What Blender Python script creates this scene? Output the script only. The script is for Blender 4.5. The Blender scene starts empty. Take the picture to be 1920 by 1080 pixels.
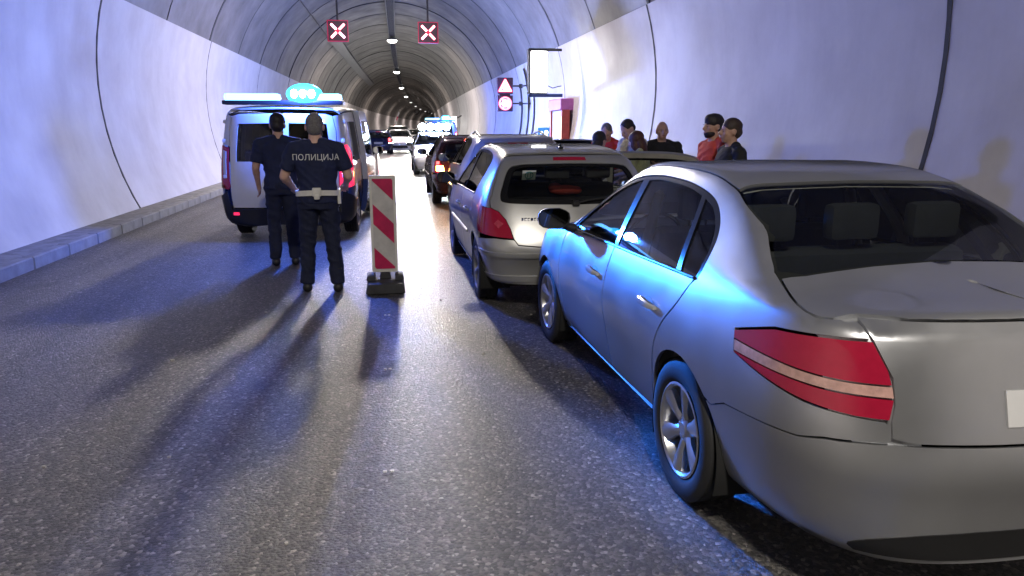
import bpy, bmesh, math, random
import numpy as np
from mathutils import Vector, Matrix, noise as mnoise
from mathutils.bvhtree import BVHTree
from mathutils.geometry import delaunay_2d_cdt

random.seed(7)
rng = np.random.default_rng(7)
S = bpy.context.scene
COL = S.collection
PI = math.pi

# ---------------------------------------------------------------- camera, world, exposure
cam_d = bpy.data.cameras.new('camera')
cam = bpy.data.objects.new('camera', cam_d)
COL.objects.link(cam)
cam_d.sensor_width = 36.0
cam_d.lens = 36.0 * 1400 / 1920
cam_d.clip_start = 0.05
cam_d.clip_end = 2000
cam.location = (0, 0, 1.65)
cam.rotation_euler = (PI / 2 - math.radians(12.173), 0, -math.radians(9.396))
S.camera = cam

W = bpy.data.worlds.new('World')
S.world = W
W.use_nodes = True
_nt = W.node_tree
_sky = _nt.nodes.new('ShaderNodeTexSky')
_sky.sky_type = 'NISHITA'
_sky.sun_disc = False
_sky.sun_elevation = math.radians(1)
_nt.links.new(_sky.outputs[0], _nt.nodes['Background'].inputs[0])
_nt.nodes['Background'].inputs[1].default_value = 0.004      # night, and the scene is inside a tunnel

S.view_settings.view_transform = 'Standard'
S.view_settings.look = 'None'
S.view_settings.exposure = 0
S.view_settings.gamma = 1
S.view_settings.use_curve_mapping = False
S.cycles.use_denoising = True
S.cycles.max_bounces = 8
S.cycles.transparent_max_bounces = 16
S.cycles.sample_clamp_indirect = 6
S.view_settings.exposure = .22

# ---------------------------------------------------------------- materials
MATS = {}


def _noise(nt, scale, detail=4, rough=.6, vec=None, loc='Object'):
    tc = nt.nodes.new('ShaderNodeTexCoord')
    n = nt.nodes.new('ShaderNodeTexNoise')
    n.inputs['Scale'].default_value = scale
    n.inputs['Detail'].default_value = detail
    n.inputs['Roughness'].default_value = rough
    if isinstance(vec, tuple):
        mp = nt.nodes.new('ShaderNodeMapping')
        mp.inputs['Scale'].default_value = vec
        nt.links.new(tc.outputs[loc], mp.inputs[0])
        nt.links.new(mp.outputs[0], n.inputs['Vector'])
    else:
        nt.links.new(tc.outputs[loc], n.inputs['Vector'])
    return n


def _ramp(nt, src, stops):
    r = nt.nodes.new('ShaderNodeValToRGB')
    while len(r.color_ramp.elements) < len(stops):
        r.color_ramp.elements.new(.5)
    for e, (p, c) in zip(r.color_ramp.elements, stops):
        e.position = p
        e.color = (*c, 1) if len(c) == 3 else c
    nt.links.new(src, r.inputs[0])
    return r


def _mul(c, k):
    return tuple(min(1, v * k) for v in c)


def pbr(name, color, rough=.5, metal=0.0, var=.15, scale=6., coat=0., bump=0., bscale=200., spec=.5, vec=None, rvar=.0, emit=None, es=0):
    if name in MATS:
        return MATS[name]
    m = bpy.data.materials.new(name)
    m.use_nodes = True
    nt = m.node_tree
    b = nt.nodes['Principled BSDF']
    n = _noise(nt, scale, 5, .6, vec)
    r = _ramp(nt, n.outputs['Fac'], [(.3, _mul(color, 1 - var)), (.7, _mul(color, 1 + var))])
    nt.links.new(r.outputs[0], b.inputs['Base Color'])
    b.inputs['Roughness'].default_value = rough
    if rvar:
        mr = nt.nodes.new('ShaderNodeMapRange')
        mr.inputs[1].default_value, mr.inputs[2].default_value = .3, .7
        mr.inputs[3].default_value, mr.inputs[4].default_value = max(0, rough - rvar), rough + rvar
        nt.links.new(n.outputs['Fac'], mr.inputs[0])
        nt.links.new(mr.outputs[0], b.inputs['Roughness'])
    b.inputs['Metallic'].default_value = metal
    b.inputs['Specular IOR Level'].default_value = spec
    b.inputs['Coat Weight'].default_value = coat
    b.inputs['Coat Roughness'].default_value = .06
    if bump:
        nb = _noise(nt, bscale, 3, .6)
        bp = nt.nodes.new('ShaderNodeBump')
        bp.inputs['Strength'].default_value = bump
        bp.inputs['Distance'].default_value = .01
        nt.links.new(nb.outputs['Fac'], bp.inputs['Height'])
        nt.links.new(bp.outputs[0], b.inputs['Normal'])
    if emit:
        b.inputs['Emission Color'].default_value = (*emit, 1)
        b.inputs['Emission Strength'].default_value = es
    MATS[name] = m
    return m


def glow(name, color, strength):
    return pbr(name, _mul(color, .5), .3, var=.02, emit=color, es=strength)


def paint(name, color, metal=.75, rough=.33, dirt=.1):
    """Metallic car paint under a clear coat, a little dusty towards a noise pattern."""
    if name in MATS:
        return MATS[name]
    m = pbr(name, color, rough, metal, var=.05, scale=2.5, coat=.9, rvar=.06)
    nt = m.node_tree
    b = nt.nodes['Principled BSDF']
    fl = _noise(nt, 900, 1, .5)
    bp = nt.nodes.new('ShaderNodeBump')
    bp.inputs['Strength'].default_value = .06
    bp.inputs['Distance'].default_value = .002
    nt.links.new(fl.outputs['Fac'], bp.inputs['Height'])
    nt.links.new(bp.outputs[0], b.inputs['Normal'])
    return m


def glass(name, tint, rough=.02):
    if name in MATS:
        return MATS[name]
    m = bpy.data.materials.new(name)
    m.use_nodes = True
    nt = m.node_tree
    nt.nodes.remove(nt.nodes['Principled BSDF'])
    out = nt.nodes['Material Output']
    tr = nt.nodes.new('ShaderNodeBsdfTransparent')
    n = _noise(nt, 3, 3)
    r = _ramp(nt, n.outputs['Fac'], [(.3, _mul(tint, .95)), (.7, tint)])
    nt.links.new(r.outputs[0], tr.inputs[0])
    gl = nt.nodes.new('ShaderNodeBsdfGlossy')
    gl.inputs['Roughness'].default_value = rough
    fr = nt.nodes.new('ShaderNodeFresnel')
    fr.inputs['IOR'].default_value = 1.9
    mx = nt.nodes.new('ShaderNodeMixShader')
    nt.links.new(fr.outputs[0], mx.inputs[0])
    nt.links.new(tr.outputs[0], mx.inputs[1])
    nt.links.new(gl.outputs[0], mx.inputs[2])
    nt.links.new(mx.outputs[0], out.inputs['Surface'])
    MATS[name] = m
    return m


M = dict(
    silver=paint('silver_paint', (.52, .53, .55), metal=.8, rough=.34),
    silver2=paint('champagne_silver_paint', (.50, .50, .485), metal=.6, rough=.34),
    mpvpaint=paint('grey_silver_paint', (.50, .48, .46), metal=.5),
    darkpaint=paint('dark_paint', (.055, .018, .03), metal=.3, rough=.25),
    bluepaint=paint('navy_paint', (.02, .03, .10), metal=.3, rough=.25),
    whitepaint=paint('white_paint', (.78, .78, .78), metal=0., rough=.35),
    vanpaint=paint('van_white_paint', (.74, .73, .70), metal=0., rough=.4),
    vanblue=paint('van_blue_paint', (.03, .06, .22), metal=.0, rough=.35),
    rubber=pbr('tyre_rubber', (.018, .018, .019), .75, bump=.15, bscale=300),
    alloy=pbr('alloy_wheel', (.62, .62, .62), .28, .9, var=.08),
    alloy2=pbr('painted_wheel', (.35, .35, .36), .4, .7, var=.08),
    black=pbr('black_plastic', (.015, .015, .016), .45, bump=.05),
    gloss=pbr('black_trim', (.010, .010, .011), .18),
    under=pbr('underbody', (.012, .012, .012), .9),
    chrome=pbr('chrome', (.75, .75, .75), .12, 1.0, var=.03),
    glass=glass('tinted_glass', (.55, .60, .57)),
    glass_b=glass('clear_glass', (.72, .76, .73)),
    glass_d=glass('privacy_glass', (.12, .12, .16)),
    seat=pbr('seat_fabric', (.045, .045, .05), .85, bump=.2, bscale=150),
    trim=pbr('cabin_trim', (.16, .15, .14), .8),
    cream=pbr('cabin_headlining', (.36, .35, .31), .9),
    redlamp=pbr('red_lens', (.33, .010, .035), .12, coat=.6, var=.07, scale=40, emit=(.6, .01, .06), es=.03),
    redlamp_on=pbr('red_lens_lit', (.5, .01, .06), .15, coat=.6, var=.1, emit=(1, .03, .12), es=1.2),
    amber_on=glow('amber_lamp_lit', (1, .38, .06), 50),
    brake_on=glow('brake_lamp_lit', (1, .05, .05), 8),
    whitelamp=pbr('clear_lens', (.6, .6, .62), .1, coat=.8, var=.1),
    headlamp=glow('headlamp_lit', (.95, .97, 1), 200),
    plate=pbr('plate_white', (.62, .62, .62), .4, var=.03),
    beacon=glow('blue_beacon_lit', (.05, .70, 1.0), 2.6),
    beacon_far=glow('far_beacon_lit', (.45, .9, 1.0), 9),
    beacon_core=glow('beacon_core_lit', (.75, .95, 1.0), 60),
    beacon_w=glow('pale_beacon_lit', (.30, .86, 1.0), 2.6),
    concrete_b=pbr('kerb_concrete', (.30, .30, .29), .85, var=.2, scale=5, bump=.3, bscale=60),
    steel=pbr('galvanised_steel', (.36, .37, .39), .45, .7, var=.15, scale=12),
    darksteel=pbr('dark_steel', (.05, .05, .06), .5, .4, var=.2),
)


# ---------------------------------------------------------------- mesh helper
class MB:
    def __init__(s):
        s.v, s.f = [], []

    def add(s, v, f):
        o = len(s.v)
        s.v += [tuple(map(float, p)) for p in v]
        s.f += [tuple(i + o for i in q) for q in f]
        return s

    def box(s, c, d, bev=0., rot=None, taper=None, seg=1):
        bm = bmesh.new()
        bmesh.ops.create_cube(bm, size=1)
        for v in bm.verts:
            k = 1.0
            if taper and v.co.z > 0:
                v.co.x *= taper[0]; v.co.y *= taper[1]
            v.co.x *= d[0]; v.co.y *= d[1]; v.co.z *= d[2]
        if bev:
            bmesh.ops.bevel(bm, geom=bm.edges[:], offset=bev, segments=seg, affect='EDGES', profile=.6)
        mat = Matrix.Translation(c) @ (rot.to_4x4() if rot is not None else Matrix())
        bm.verts.ensure_lookup_table()
        bm.verts.index_update()
        s.add([mat @ v.co for v in bm.verts], [[v.index for v in f.verts] for f in bm.faces])
        bm.free()
        return s

    def tube(s, pts, r, n=8, cap=True):
        pts = [Vector(p) for p in pts]
        rs = r if isinstance(r, (list, tuple)) else [r] * len(pts)
        V, F = [], []
        up = None
        for i, p in enumerate(pts):
            t = (pts[min(i + 1, len(pts) - 1)] - pts[max(i - 1, 0)]).normalized()
            if up is None:
                up = Vector((0, 0, 1)) if abs(t.z) < .9 else Vector((1, 0, 0))
            a = t.cross(up).normalized()
            b = a.cross(t).normalized()
            up = b
            for k in range(n):
                w = 2 * PI * k / n
                V.append(p + (a * math.cos(w) + b * math.sin(w)) * rs[i])
        for i in range(len(pts) - 1):
            for k in range(n):
                F.append((i * n + k, i * n + (k + 1) % n, (i + 1) * n + (k + 1) % n, (i + 1) * n + k))
        if cap:
            F.append(tuple(range(n))[::-1])
            F.append(tuple(range((len(pts) - 1) * n, len(pts) * n)))
        return s.add(V, F)

    def lathe(s, prof, n=32, axis='Y', c=(0, 0, 0), a0=0., a1=2 * PI):
        """prof: (radius, along-axis) pairs."""
        full = abs(a1 - a0 - 2 * PI) < 1e-6
        m = n if full else n + 1
        V, F = [], []
        for k in range(m):
            w = a0 + (a1 - a0) * k / n
            for r, h in prof:
                x, y = r * math.cos(w), r * math.sin(w)
                p = {'Y': (x, h, y), 'Z': (x, y, h), 'X': (h, x, y)}[axis]
                V.append((p[0] + c[0], p[1] + c[1], p[2] + c[2]))
        q = len(prof)
        for k in range(n):
            for i in range(q - 1):
                a, b = k * q + i, ((k + 1) % m) * q + i
                F.append((a, b, b + 1, a + 1))
        return s.add(V, F)

    def prism(s, poly, thick, frame=None):
        """2D polygon extruded along +z of frame (Matrix)."""
        fr = frame or Matrix()
        n = len(poly)
        V = [fr @ Vector((x, y, 0)) for x, y in poly] + [fr @ Vector((x, y, thick)) for x, y in poly]
        F = [tuple(range(n))[::-1], tuple(range(n, 2 * n))]
        F += [(i, (i + 1) % n, n + (i + 1) % n, n + i) for i in range(n)]
        return s.add(V, F)

    def ell(s, c, r, n=12, m=8, rot=None):
        V, F = [], []
        for i in range(m + 1):
            t = PI * i / m
            for k in range(n):
                w = 2 * PI * k / n
                p = Vector((r[0] * math.sin(t) * math.cos(w), r[1] * math.sin(t) * math.sin(w), r[2] * math.cos(t)))
                if rot is not None:
                    p = rot @ p
                V.append(p + Vector(c))
        for i in range(m):
            for k in range(n):
                F.append((i * n + k, (i + 1) * n + k, (i + 1) * n + (k + 1) % n, i * n + (k + 1) % n))
        return s.add(V, F)

    def build(s, name, mat, parent=None, smooth=True, ang=35):
        me = bpy.data.meshes.new(name)
        me.from_pydata(s.v, [], s.f)
        bm = bmesh.new()
        bm.from_mesh(me)
        bmesh.ops.remove_doubles(bm, verts=bm.verts[:], dist=1e-5)
        bmesh.ops.recalc_face_normals(bm, faces=bm.faces[:])
        bm.to_mesh(me)
        bm.free()
        return link(name, me, mat, parent, smooth, ang)


def link(name, me, mat, parent=None, smooth=True, ang=35):
    if mat is not None:
        me.materials.append(mat)
    if smooth:
        me.polygons.foreach_set('use_smooth', [True] * len(me.polygons))
        if ang and hasattr(me, 'set_sharp_from_angle'):
            me.set_sharp_from_angle(angle=math.radians(ang))
    o = bpy.data.objects.new(name, me)
    COL.objects.link(o)
    if parent is not None:
        o.parent = parent
    return o


def tag(o, label=None, cat=None, group=None, kind=None):
    for k, v in (('label', label), ('category', cat), ('group', group), ('kind', kind)):
        if v:
            o[k] = v
    return o


def empty(name, loc=(0, 0, 0), rz=0, label=None, cat=None, group=None, parent=None, kind=None):
    o = bpy.data.objects.new(name, None)
    o.empty_display_size = .1
    COL.objects.link(o)
    o.location = loc
    o.rotation_euler = (0, 0, rz)
    if parent is not None:
        o.parent = parent
    return tag(o, label, cat, group, kind)


def dup(o, parent=None):
    c = o.copy()
    COL.objects.link(c)
    if parent is not None:
        c.parent = parent
        c.matrix_parent_inverse = Matrix()
    for ch in list(o.children):
        dup(ch, c)
    return c


# ---------------------------------------------------------------- the tunnel
R2 = 2 * 2640.0


def ax(y):
    return .12 + (y * y / R2 if y > 0 else 0)


def TX(x, y, z):
    """tunnel coordinates (offset from the axis, distance, height) to world"""
    s = 2 * y / R2 if y > 0 else 0
    return Vector((ax(y) + x, y - x * s, z))


CZ, RW, RV = 2.38, 5.28, 5.34
SPRING = 4.02
Y0, PITCH, NR = -17.8, 8.2, 52


def concrete(name, c0, c1, scale, rough, streak=1.0, bump=.25, wet=False):
    m = bpy.data.materials.new(name)
    m.use_nodes = True
    nt = m.node_tree
    b = nt.nodes['Principled BSDF']
    n1 = _noise(nt, scale, 8, .65)
    n2 = _noise(nt, 1.2, 6, .7, (2.2, 2.2, .22))
    n3 = _noise(nt, .25, 3, .5)
    mx = nt.nodes.new('ShaderNodeMath'); mx.operation = 'MULTIPLY_ADD'
    mx.inputs[1].default_value = .5 * streak
    nt.links.new(n2.outputs['Fac'], mx.inputs[0]); nt.links.new(n1.outputs['Fac'], mx.inputs[2])
    my = nt.nodes.new('ShaderNodeMath'); my.operation = 'MULTIPLY_ADD'
    my.inputs[1].default_value = .5
    nt.links.new(n3.outputs['Fac'], my.inputs[0]); nt.links.new(mx.outputs[0], my.inputs[2])
    r = _ramp(nt, my.outputs[0], [(.66 + .25 * (streak - 1), c0), (1.22, c1)])
    r.color_ramp.elements[1].position = 1.0
    sc = nt.nodes.new('ShaderNodeMath'); sc.operation = 'MULTIPLY'; sc.inputs[1].default_value = .85
    nt.links.new(my.outputs[0], sc.inputs[0]); nt.links.new(sc.outputs[0], r.inputs[0])
    nt.links.new(r.outputs[0], b.inputs['Base Color'])
    mr = nt.nodes.new('ShaderNodeMapRange')
    mr.inputs[1].default_value, mr.inputs[2].default_value = .3, .75
    mr.inputs[3].default_value, mr.inputs[4].default_value = rough + .12, rough - .1
    nt.links.new(n1.outputs['Fac'], mr.inputs[0]); nt.links.new(mr.outputs[0], b.inputs['Roughness'])
    bp = nt.nodes.new('ShaderNodeBump'); bp.inputs['Strength'].default_value = bump; bp.inputs['Distance'].default_value = .02
    nt.links.new(n1.outputs['Fac'], bp.inputs['Height']); nt.links.new(bp.outputs[0], b.inputs['Normal'])
    return m


m_vault = concrete('vault_concrete', (.085, .077, .066), (.165, .150, .128), .9, .6, .35, .15)
m_wall = concrete('wall_paint', (.42, .395, .38), (.50, .475, .455), 1.0, .5, 1.0, .05)
m_walk = concrete('walkway_concrete', (.18, .18, .17), (.33, .33, .32), 6.0, .8)
m_seam = pbr('seam_grey', (.07, .07, .07), .8)
m_joint = pbr('joint_sealant', (.035, .035, .035), .8)


def asphalt():
    m = bpy.data.materials.new('asphalt')
    m.use_nodes = True
    nt = m.node_tree
    b = nt.nodes['Principled BSDF']
    tc = nt.nodes.new('ShaderNodeTexCoord')
    v = nt.nodes.new('ShaderNodeTexVoronoi'); v.inputs['Scale'].default_value = 62
    v.feature = 'F1'
    nt.links.new(tc.outputs['Object'], v.inputs['Vector'])
    nz = _noise(nt, 260, 3, .7)
    big = _noise(nt, .9, 5, .6, (2.0, .35, 1))
    mid = _noise(nt, 14, 4, .7)
    trk = _noise(nt, 1.1, 3, .5, (1.6, .04, 1))
    av = nt.nodes.new('ShaderNodeMixRGB'); av.inputs[0].default_value = .6
    nt.links.new(mid.outputs['Fac'], av.inputs[1]); nt.links.new(trk.outputs['Fac'], av.inputs[2])
    st = _ramp(nt, v.outputs['Color'], [(0.0, (.012, .012, .013)), (.45, (.05, .049, .047)), (.78, (.15, .145, .135)), (1.0, (.48, .46, .42))])
    mul = nt.nodes.new('ShaderNodeMixRGB'); mul.blend_type = 'MULTIPLY'; mul.inputs[0].default_value = 1
    rb = _ramp(nt, big.outputs['Fac'], [(.25, (.55, .54, .55)), (.75, (1.3, 1.25, 1.18))])
    oil = _noise(nt, 1.7, 2, .4)
    ro = _ramp(nt, oil.outputs['Fac'], [(.60, (1, 1, 1)), (.72, (.45, .44, .44))])
    mo = nt.nodes.new('ShaderNodeMixRGB'); mo.blend_type = 'MULTIPLY'; mo.inputs[0].default_value = .8
    nt.links.new(rb.outputs[0], mo.inputs[1]); nt.links.new(ro.outputs[0], mo.inputs[2])
    rb = mo
    nt.links.new(st.outputs[0], mul.inputs[1]); nt.links.new(rb.outputs[0], mul.inputs[2])
    nt.links.new(mul.outputs[0], b.inputs['Base Color'])
    mr = nt.nodes.new('ShaderNodeMapRange')
    mr.inputs[1].default_value, mr.inputs[2].default_value = .3, .7
    mr.inputs[3].default_value, mr.inputs[4].default_value = .28, .50
    nt.links.new(av.outputs[0], mr.inputs[0]); nt.links.new(mr.outputs[0], b.inputs['Roughness'])
    b.inputs['Specular IOR Level'].default_value = .75
    h = nt.nodes.new('ShaderNodeMath'); h.operation = 'MULTIPLY_ADD'; h.inputs[1].default_value = -1.0
    nt.links.new(v.outputs['Distance'], h.inputs[0]); nt.links.new(nz.outputs['Fac'], h.inputs[2])
    bp = nt.nodes.new('ShaderNodeBump'); bp.inputs['Strength'].default_value = .9; bp.inputs['Distance'].default_value = .009
    nt.links.new(h.outputs[0], bp.inputs['Height']); nt.links.new(bp.outputs[0], b.inputs['Normal'])
    return m


M['asphalt'] = asphalt()


def ringpts(r, a0, a1, n):
    return [(r * math.cos(a0 + (a1 - a0) * i / n), CZ + r * math.sin(a0 + (a1 - a0) * i / n)) for i in range(n + 1)]


def strip(name, sec0, sec1, y0, y1, mat, parent, thick, ny=2):
    """a curved lining panel between two stations; sec = inner section polyline, thickened outward"""
    mb = MB()
    n = len(sec0)
    V, F = [], []
    for j in range(ny + 1):
        t = j / ny
        y = y0 + (y1 - y0) * t
        for (xa, za), (xb, zb) in zip(sec0, sec1):
            V.append(TX(xa + (xb - xa) * t, y, za + (zb - za) * t))
    inner = len(V)
    for j in range(ny + 1):
        t = j / ny
        y = y0 + (y1 - y0) * t
        for (xa, za), (xb, zb) in zip(sec0, sec1):
            x, z = xa + (xb - xa) * t, za + (zb - za) * t
            l = math.hypot(x, z - CZ)
            V.append(TX(x * (1 + thick / l), y, z + (z - CZ) * thick / l))
    for j in range(ny):
        for i in range(n - 1):
            a = j * n + i
            F.append((a, a + 1, a + n + 1, a + n))
            F.append((inner + a, inner + a + n, inner + a + n + 1, inner + a + 1))
    for j in range(ny):
        for i in (0, n - 1):
            a = j * n + i
            F.append((a, a + n, inner + a + n, inner + a))
    for j in (0, ny):
        for i in range(n - 1):
            a = j * n + i
            F.append((a, inner + a, inner + a + 1, a + 1))
    mb.add(V, F)
    return mb.build(name, mat, parent)


tunnel = empty('tunnel', kind='structure')
aS = math.asin((SPRING - CZ) / RV)
aB = math.asin((0.0 - CZ) / RW)
aSW = math.asin((SPRING - CZ) / RW)
jr = random.Random(3)
offs = [jr.uniform(-.012, .012) for _ in range(NR + 2)]
for k in range(NR):
    y0 = Y0 + k * PITCH + .03
    y1 = Y0 + (k + 1) * PITCH - .03
    o0, o1 = offs[k], offs[k + 1]
    n = 36 if k < 16 else 24
    strip('vault_segment', ringpts(RV + o0 + .02, aS, PI - aS, n), ringpts(RV + o1 - .01, aS, PI - aS, n), y0, y1, m_vault, tunnel, .10)
    for sgn in (1, -1):
        A = [(sgn * x, z) for x, z in ringpts(RW + o0 * .5, aB, aSW, 10)]
        B = [(sgn * x, z) for x, z in ringpts(RW + o1 * .5 - .008, aB, aSW, 10)]
        strip('wall_panel', A, B, y0, y1, m_wall, tunnel, .10)
# sealing strips over the construction joints, and the fainter formwork seams half way
for k in range(NR + 1):
    yk = Y0 + k * PITCH
    for nm_, yy, hw_, rr_, a_, b_, n in (('joint_seal', yk, .065, RV - .03, aS, PI - aS, 36), ('wall_joint_seal', yk, .032, RW - .014, aB, aSW, 12), ('formwork_seam', yk + PITCH / 2, .018, RV - .012, aS, PI - aS, 36)):
        if k == NR and nm_ == 'formwork_seam':
            continue
        if k > 30 and nm_ == 'formwork_seam':
            continue
        for sg in ((1, -1) if nm_ == 'wall_joint_seal' else (1,)):
            sec = [(sg * x, z) for x, z in ringpts(rr_, a_, b_, n)]
            strip(nm_, sec, sec, yy - hw_, yy + hw_, m_joint if nm_ != 'formwork_seam' else m_seam, tunnel, .03 if nm_ != 'formwork_seam' else .012, 1)
# the dark joint backing behind all panels
mb = MB()
V, F = [], []
ys = [Y0 + i * PITCH / 2 for i in range(NR * 2 + 1)]
for y in ys:
    for x, z in ringpts(RV + .07, aB, PI - aB, 40):
        V.append(TX(x, y, z))
for j in range(len(ys) - 1):
    for i in range(40):
        a = j * 41 + i
        F.append((a, a + 1, a + 42, a + 41))
mb.add(V, F)
mb.build('joint_backing', m_joint, tunnel)
# road
mb = MB()
V, F = [], []
ys = list(np.linspace(Y0, Y0 + NR * PITCH, 90))
for y in ys:
    for x in (-4.3, 4.3):
        V.append(TX(x, y, 0))
for j in range(len(ys) - 1):
    F.append((2 * j, 2 * j + 1, 2 * j + 3, 2 * j + 2))
mb.add(V, F)
tag(mb.build('road', M['asphalt'], None, smooth=False), kind='structure')
mb = MB().box((14, 195, -.35), (56, 430, .5))
tag(mb.build('ground', M['under'], None, smooth=False), kind='structure')
for sgn in (1, -1):
    wk = empty('walkway', kind='structure')
    mb = MB()
    V, F = [], []
    prof = [(4.44, -.05), (4.44, .148), (5.28, .16), (5.28, -.05)]
    for y in ys:
        for x, z in prof:
            V.append(TX(sgn * x, y, z))
    for j in range(len(ys) - 1):
        for i in range(3):
            a = j * 4 + i
            F.append((a, a + 1, a + 5, a + 4))
    mb.add(V, F)
    mb.build('walkway_slab', m_walk, wk)
    km = MB().box((0, 0, .045), (.15, .985, .21), .015)
    k0 = km.build('kerb_stone', M['concrete_b'], wk)
    for j in range(70):
        y = -4 + j
        o = k0 if j == 0 else k0.copy()
        if j:
            COL.objects.link(o)
        o.location = TX(sgn * 4.37, y, random.uniform(-.004, .004))
        o.rotation_euler = (0, 0, -2 * max(y, 0) / R2 + random.uniform(-.004, .004))
    far = MB()
    for j in range(66, 300, 6):
        p = TX(sgn * 4.37, j + 2.5, .045)
        far.box(p, (.15, 5.98, .21), .015, rot=Matrix.Rotation(-2 * (j + 2.5) / R2, 3, 'Z'))
    far.build('kerb_line', M['concrete_b'], wk)['kind'] = 'stuff'
# portal closers far beyond the bend and behind the camera stay open to the night

# ---------------------------------------------------------------- cars: a smooth body surface and panels cut on it
def bsp(P, sub):
    """uniform cubic B-spline along axis 0 of P[n,...] (already padded), sub samples per span"""
    n = P.shape[0] - 3
    out = []
    for i in range(n):
        for k in range(sub):
            t = k / sub
            out.append(((1 - t) ** 3 * P[i] + (3 * t ** 3 - 6 * t * t + 4) * P[i + 1] + (-3 * t ** 3 + 3 * t * t + 3 * t + 1) * P[i + 2] + t ** 3 * P[i + 3]) / 6)
    out.append((P[n] + 4 * P[n + 1] + P[n + 2]) / 6)
    return np.array(out)


MIR = np.array([1., -1., 1.])


def pad(P, axis):
    P = np.moveaxis(P, axis, 0)
    P = np.concatenate([(P[1] * MIR)[None], P, (P[-2] * MIR)[None]], 0)
    return np.moveaxis(P, 0, axis)


class Body:
    def __init__(s, T, xa, xb, win, sub=7):
        T = np.array(T, float)
        P = T.copy()
        for _ in range(2):
            Q = pad(pad(P, 0), 1)
            L = (Q[:-2] + 4 * Q[1:-1] + Q[2:]) / 6
            L = (L[:, :-2] + 4 * L[:, 1:-1] + L[:, 2:]) / 6
            P += .75 * (T - L)
            P[0, :, 1] = P[-1, :, 1] = 0
            P[:, 0, 1] = P[:, -1, 1] = 0
        Q = pad(pad(P, 0), 1)
        G = bsp(Q, sub)
        G = np.moveaxis(bsp(np.moveaxis(G, 1, 0), sub), 0, 1)
        s.G = G
        a, b = G.shape[:2]
        gs = np.gradient(G, axis=0)
        gr = np.gradient(G, axis=1)
        N = np.cross(gs, gr)
        l = np.linalg.norm(N, axis=2, keepdims=True)
        N = N / np.maximum(l, 1e-9)
        ctr = np.array([0, 0, .7])
        if ((G - ctr) * N).sum() < 0:
            N = -N
        V = G.reshape(-1, 3)
        Nn = N.reshape(-1, 3)
        F = []
        for i in range(a - 1):
            for j in range(b - 1):
                q = i * b + j
                F += [(q, q + 1, q + b + 1), (q, q + b + 1, q + b)]
        o = len(V)
        V = np.concatenate([V, V * MIR])
        Nn = np.concatenate([Nn, Nn * MIR])
        F2 = [(c + o, b_ + o, a_ + o) for a_, b_, c in F]
        s.V, s.N, s.F = V, Nn, F + F2
        s.bvh = BVHTree.FromPolygons([tuple(v) for v in V], s.F)
        s.xa, s.xb, s.win = xa, xb, win
        s.rho = .5
        s.q = s.rho * PI / 2
        s.uR = xb - s.q - win        # rear centre line
        s.uF = xa + s.q + win

    def shade(s, loc, idx):
        t = s.F[idx]
        a, b, c = s.V[t[0]], s.V[t[1]], s.V[t[2]]
        p = np.array(loc)
        v0, v1, v2 = b - a, c - a, p - a
        d00, d01, d11, d20, d21 = v0 @ v0, v0 @ v1, v1 @ v1, v2 @ v0, v2 @ v1
        den = d00 * d11 - d01 * d01
        if abs(den) < 1e-14:
            n = s.N[t[0]]
        else:
            v = (d11 * d20 - d01 * d21) / den
            w = (d00 * d21 - d01 * d20) / den
            n = s.N[t[0]] * (1 - v - w) + s.N[t[1]] * v + s.N[t[2]] * w
        l = np.linalg.norm(n)
        return p, n / (l if l > 1e-9 else 1)

    def cast(s, o, d):
        h = s.bvh.ray_cast(Vector(o), Vector(d))
        if h[0] is None:
            h = s.bvh.find_nearest(Vector(o) + Vector(d) * 2.4)
        return s.shade(h[0], h[2])

    def belt(s, u, z):
        """the wrap-around chart: along the flank u = x, then round the corners"""
        if s.xb <= u <= s.xa:
            o, d = (u, 3, z), (0, -1, 0)
        else:
            back = u < s.xb
            t = (s.xb - u) if back else (u - s.xa)
            sx = -1 if back else 1
            px = s.xb if back else s.xa
            if t < s.q:
                a = t / s.rho
                dx, dy = sx * math.sin(a), math.cos(a)
                o, d = (px + 3 * dx, s.win + 3 * dy, z), (-dx, -dy, 0)
            else:
                y = max(0., s.win - (t - s.q))
                o, d = (px + sx * 3.2, y, z), (-sx, 0, 0)
        if abs(o[1]) < .002:
            o = (o[0], .002, o[2])
        p, n = s.cast(o, d)
        return p, n

    def top(s, x, y):
        y = y if abs(y) > .002 else .002
        return s.cast((x, y, 4), (0, 0, -1))

    def uy(s, y, z, back=True):
        """the chart u at which the surface stands y from the centre line"""
        lo, hi = (s.uR, s.xb) if back else (s.uF, s.xa)
        for _ in range(18):
            m = (lo + hi) / 2
            if s.belt(m, z)[0][1] < y:
                lo = m
            else:
                hi = m
        return (lo + hi) / 2

    def R(s, y, z):
        return (s.uy(y, z) if y > 1e-6 else s.uR, z)

    def Fr(s, y, z):
        return (s.uy(y, z, False) if y > 1e-6 else s.uF, z)


def spl(pts, n=8):
    """Catmull-Rom through the points"""
    P = [np.array(p, float) for p in pts]
    if len(P) < 3:
        return [tuple(p) for p in P]
    P = [2 * P[0] - P[1]] + P + [2 * P[-1] - P[-2]]
    out = []
    for i in range(1, len(P) - 2):
        for k in range(n):
            t = k / n
            a, b, c, d = P[i - 1:i + 3]
            out.append(tuple(.5 * (2 * b + (c - a) * t + (2 * a - 5 * b + 4 * c - d) * t * t + (3 * b - a - 3 * c + d) * t ** 3)))
    out.append(tuple(P[-2]))
    return out


def arc(cx, cz, r, a0, a1, n=24):
    return [(cx + r * math.cos(math.radians(a0 + (a1 - a0) * i / n)), cz + r * math.sin(math.radians(a0 + (a1 - a0) * i / n))) for i in range(n + 1)]


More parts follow.
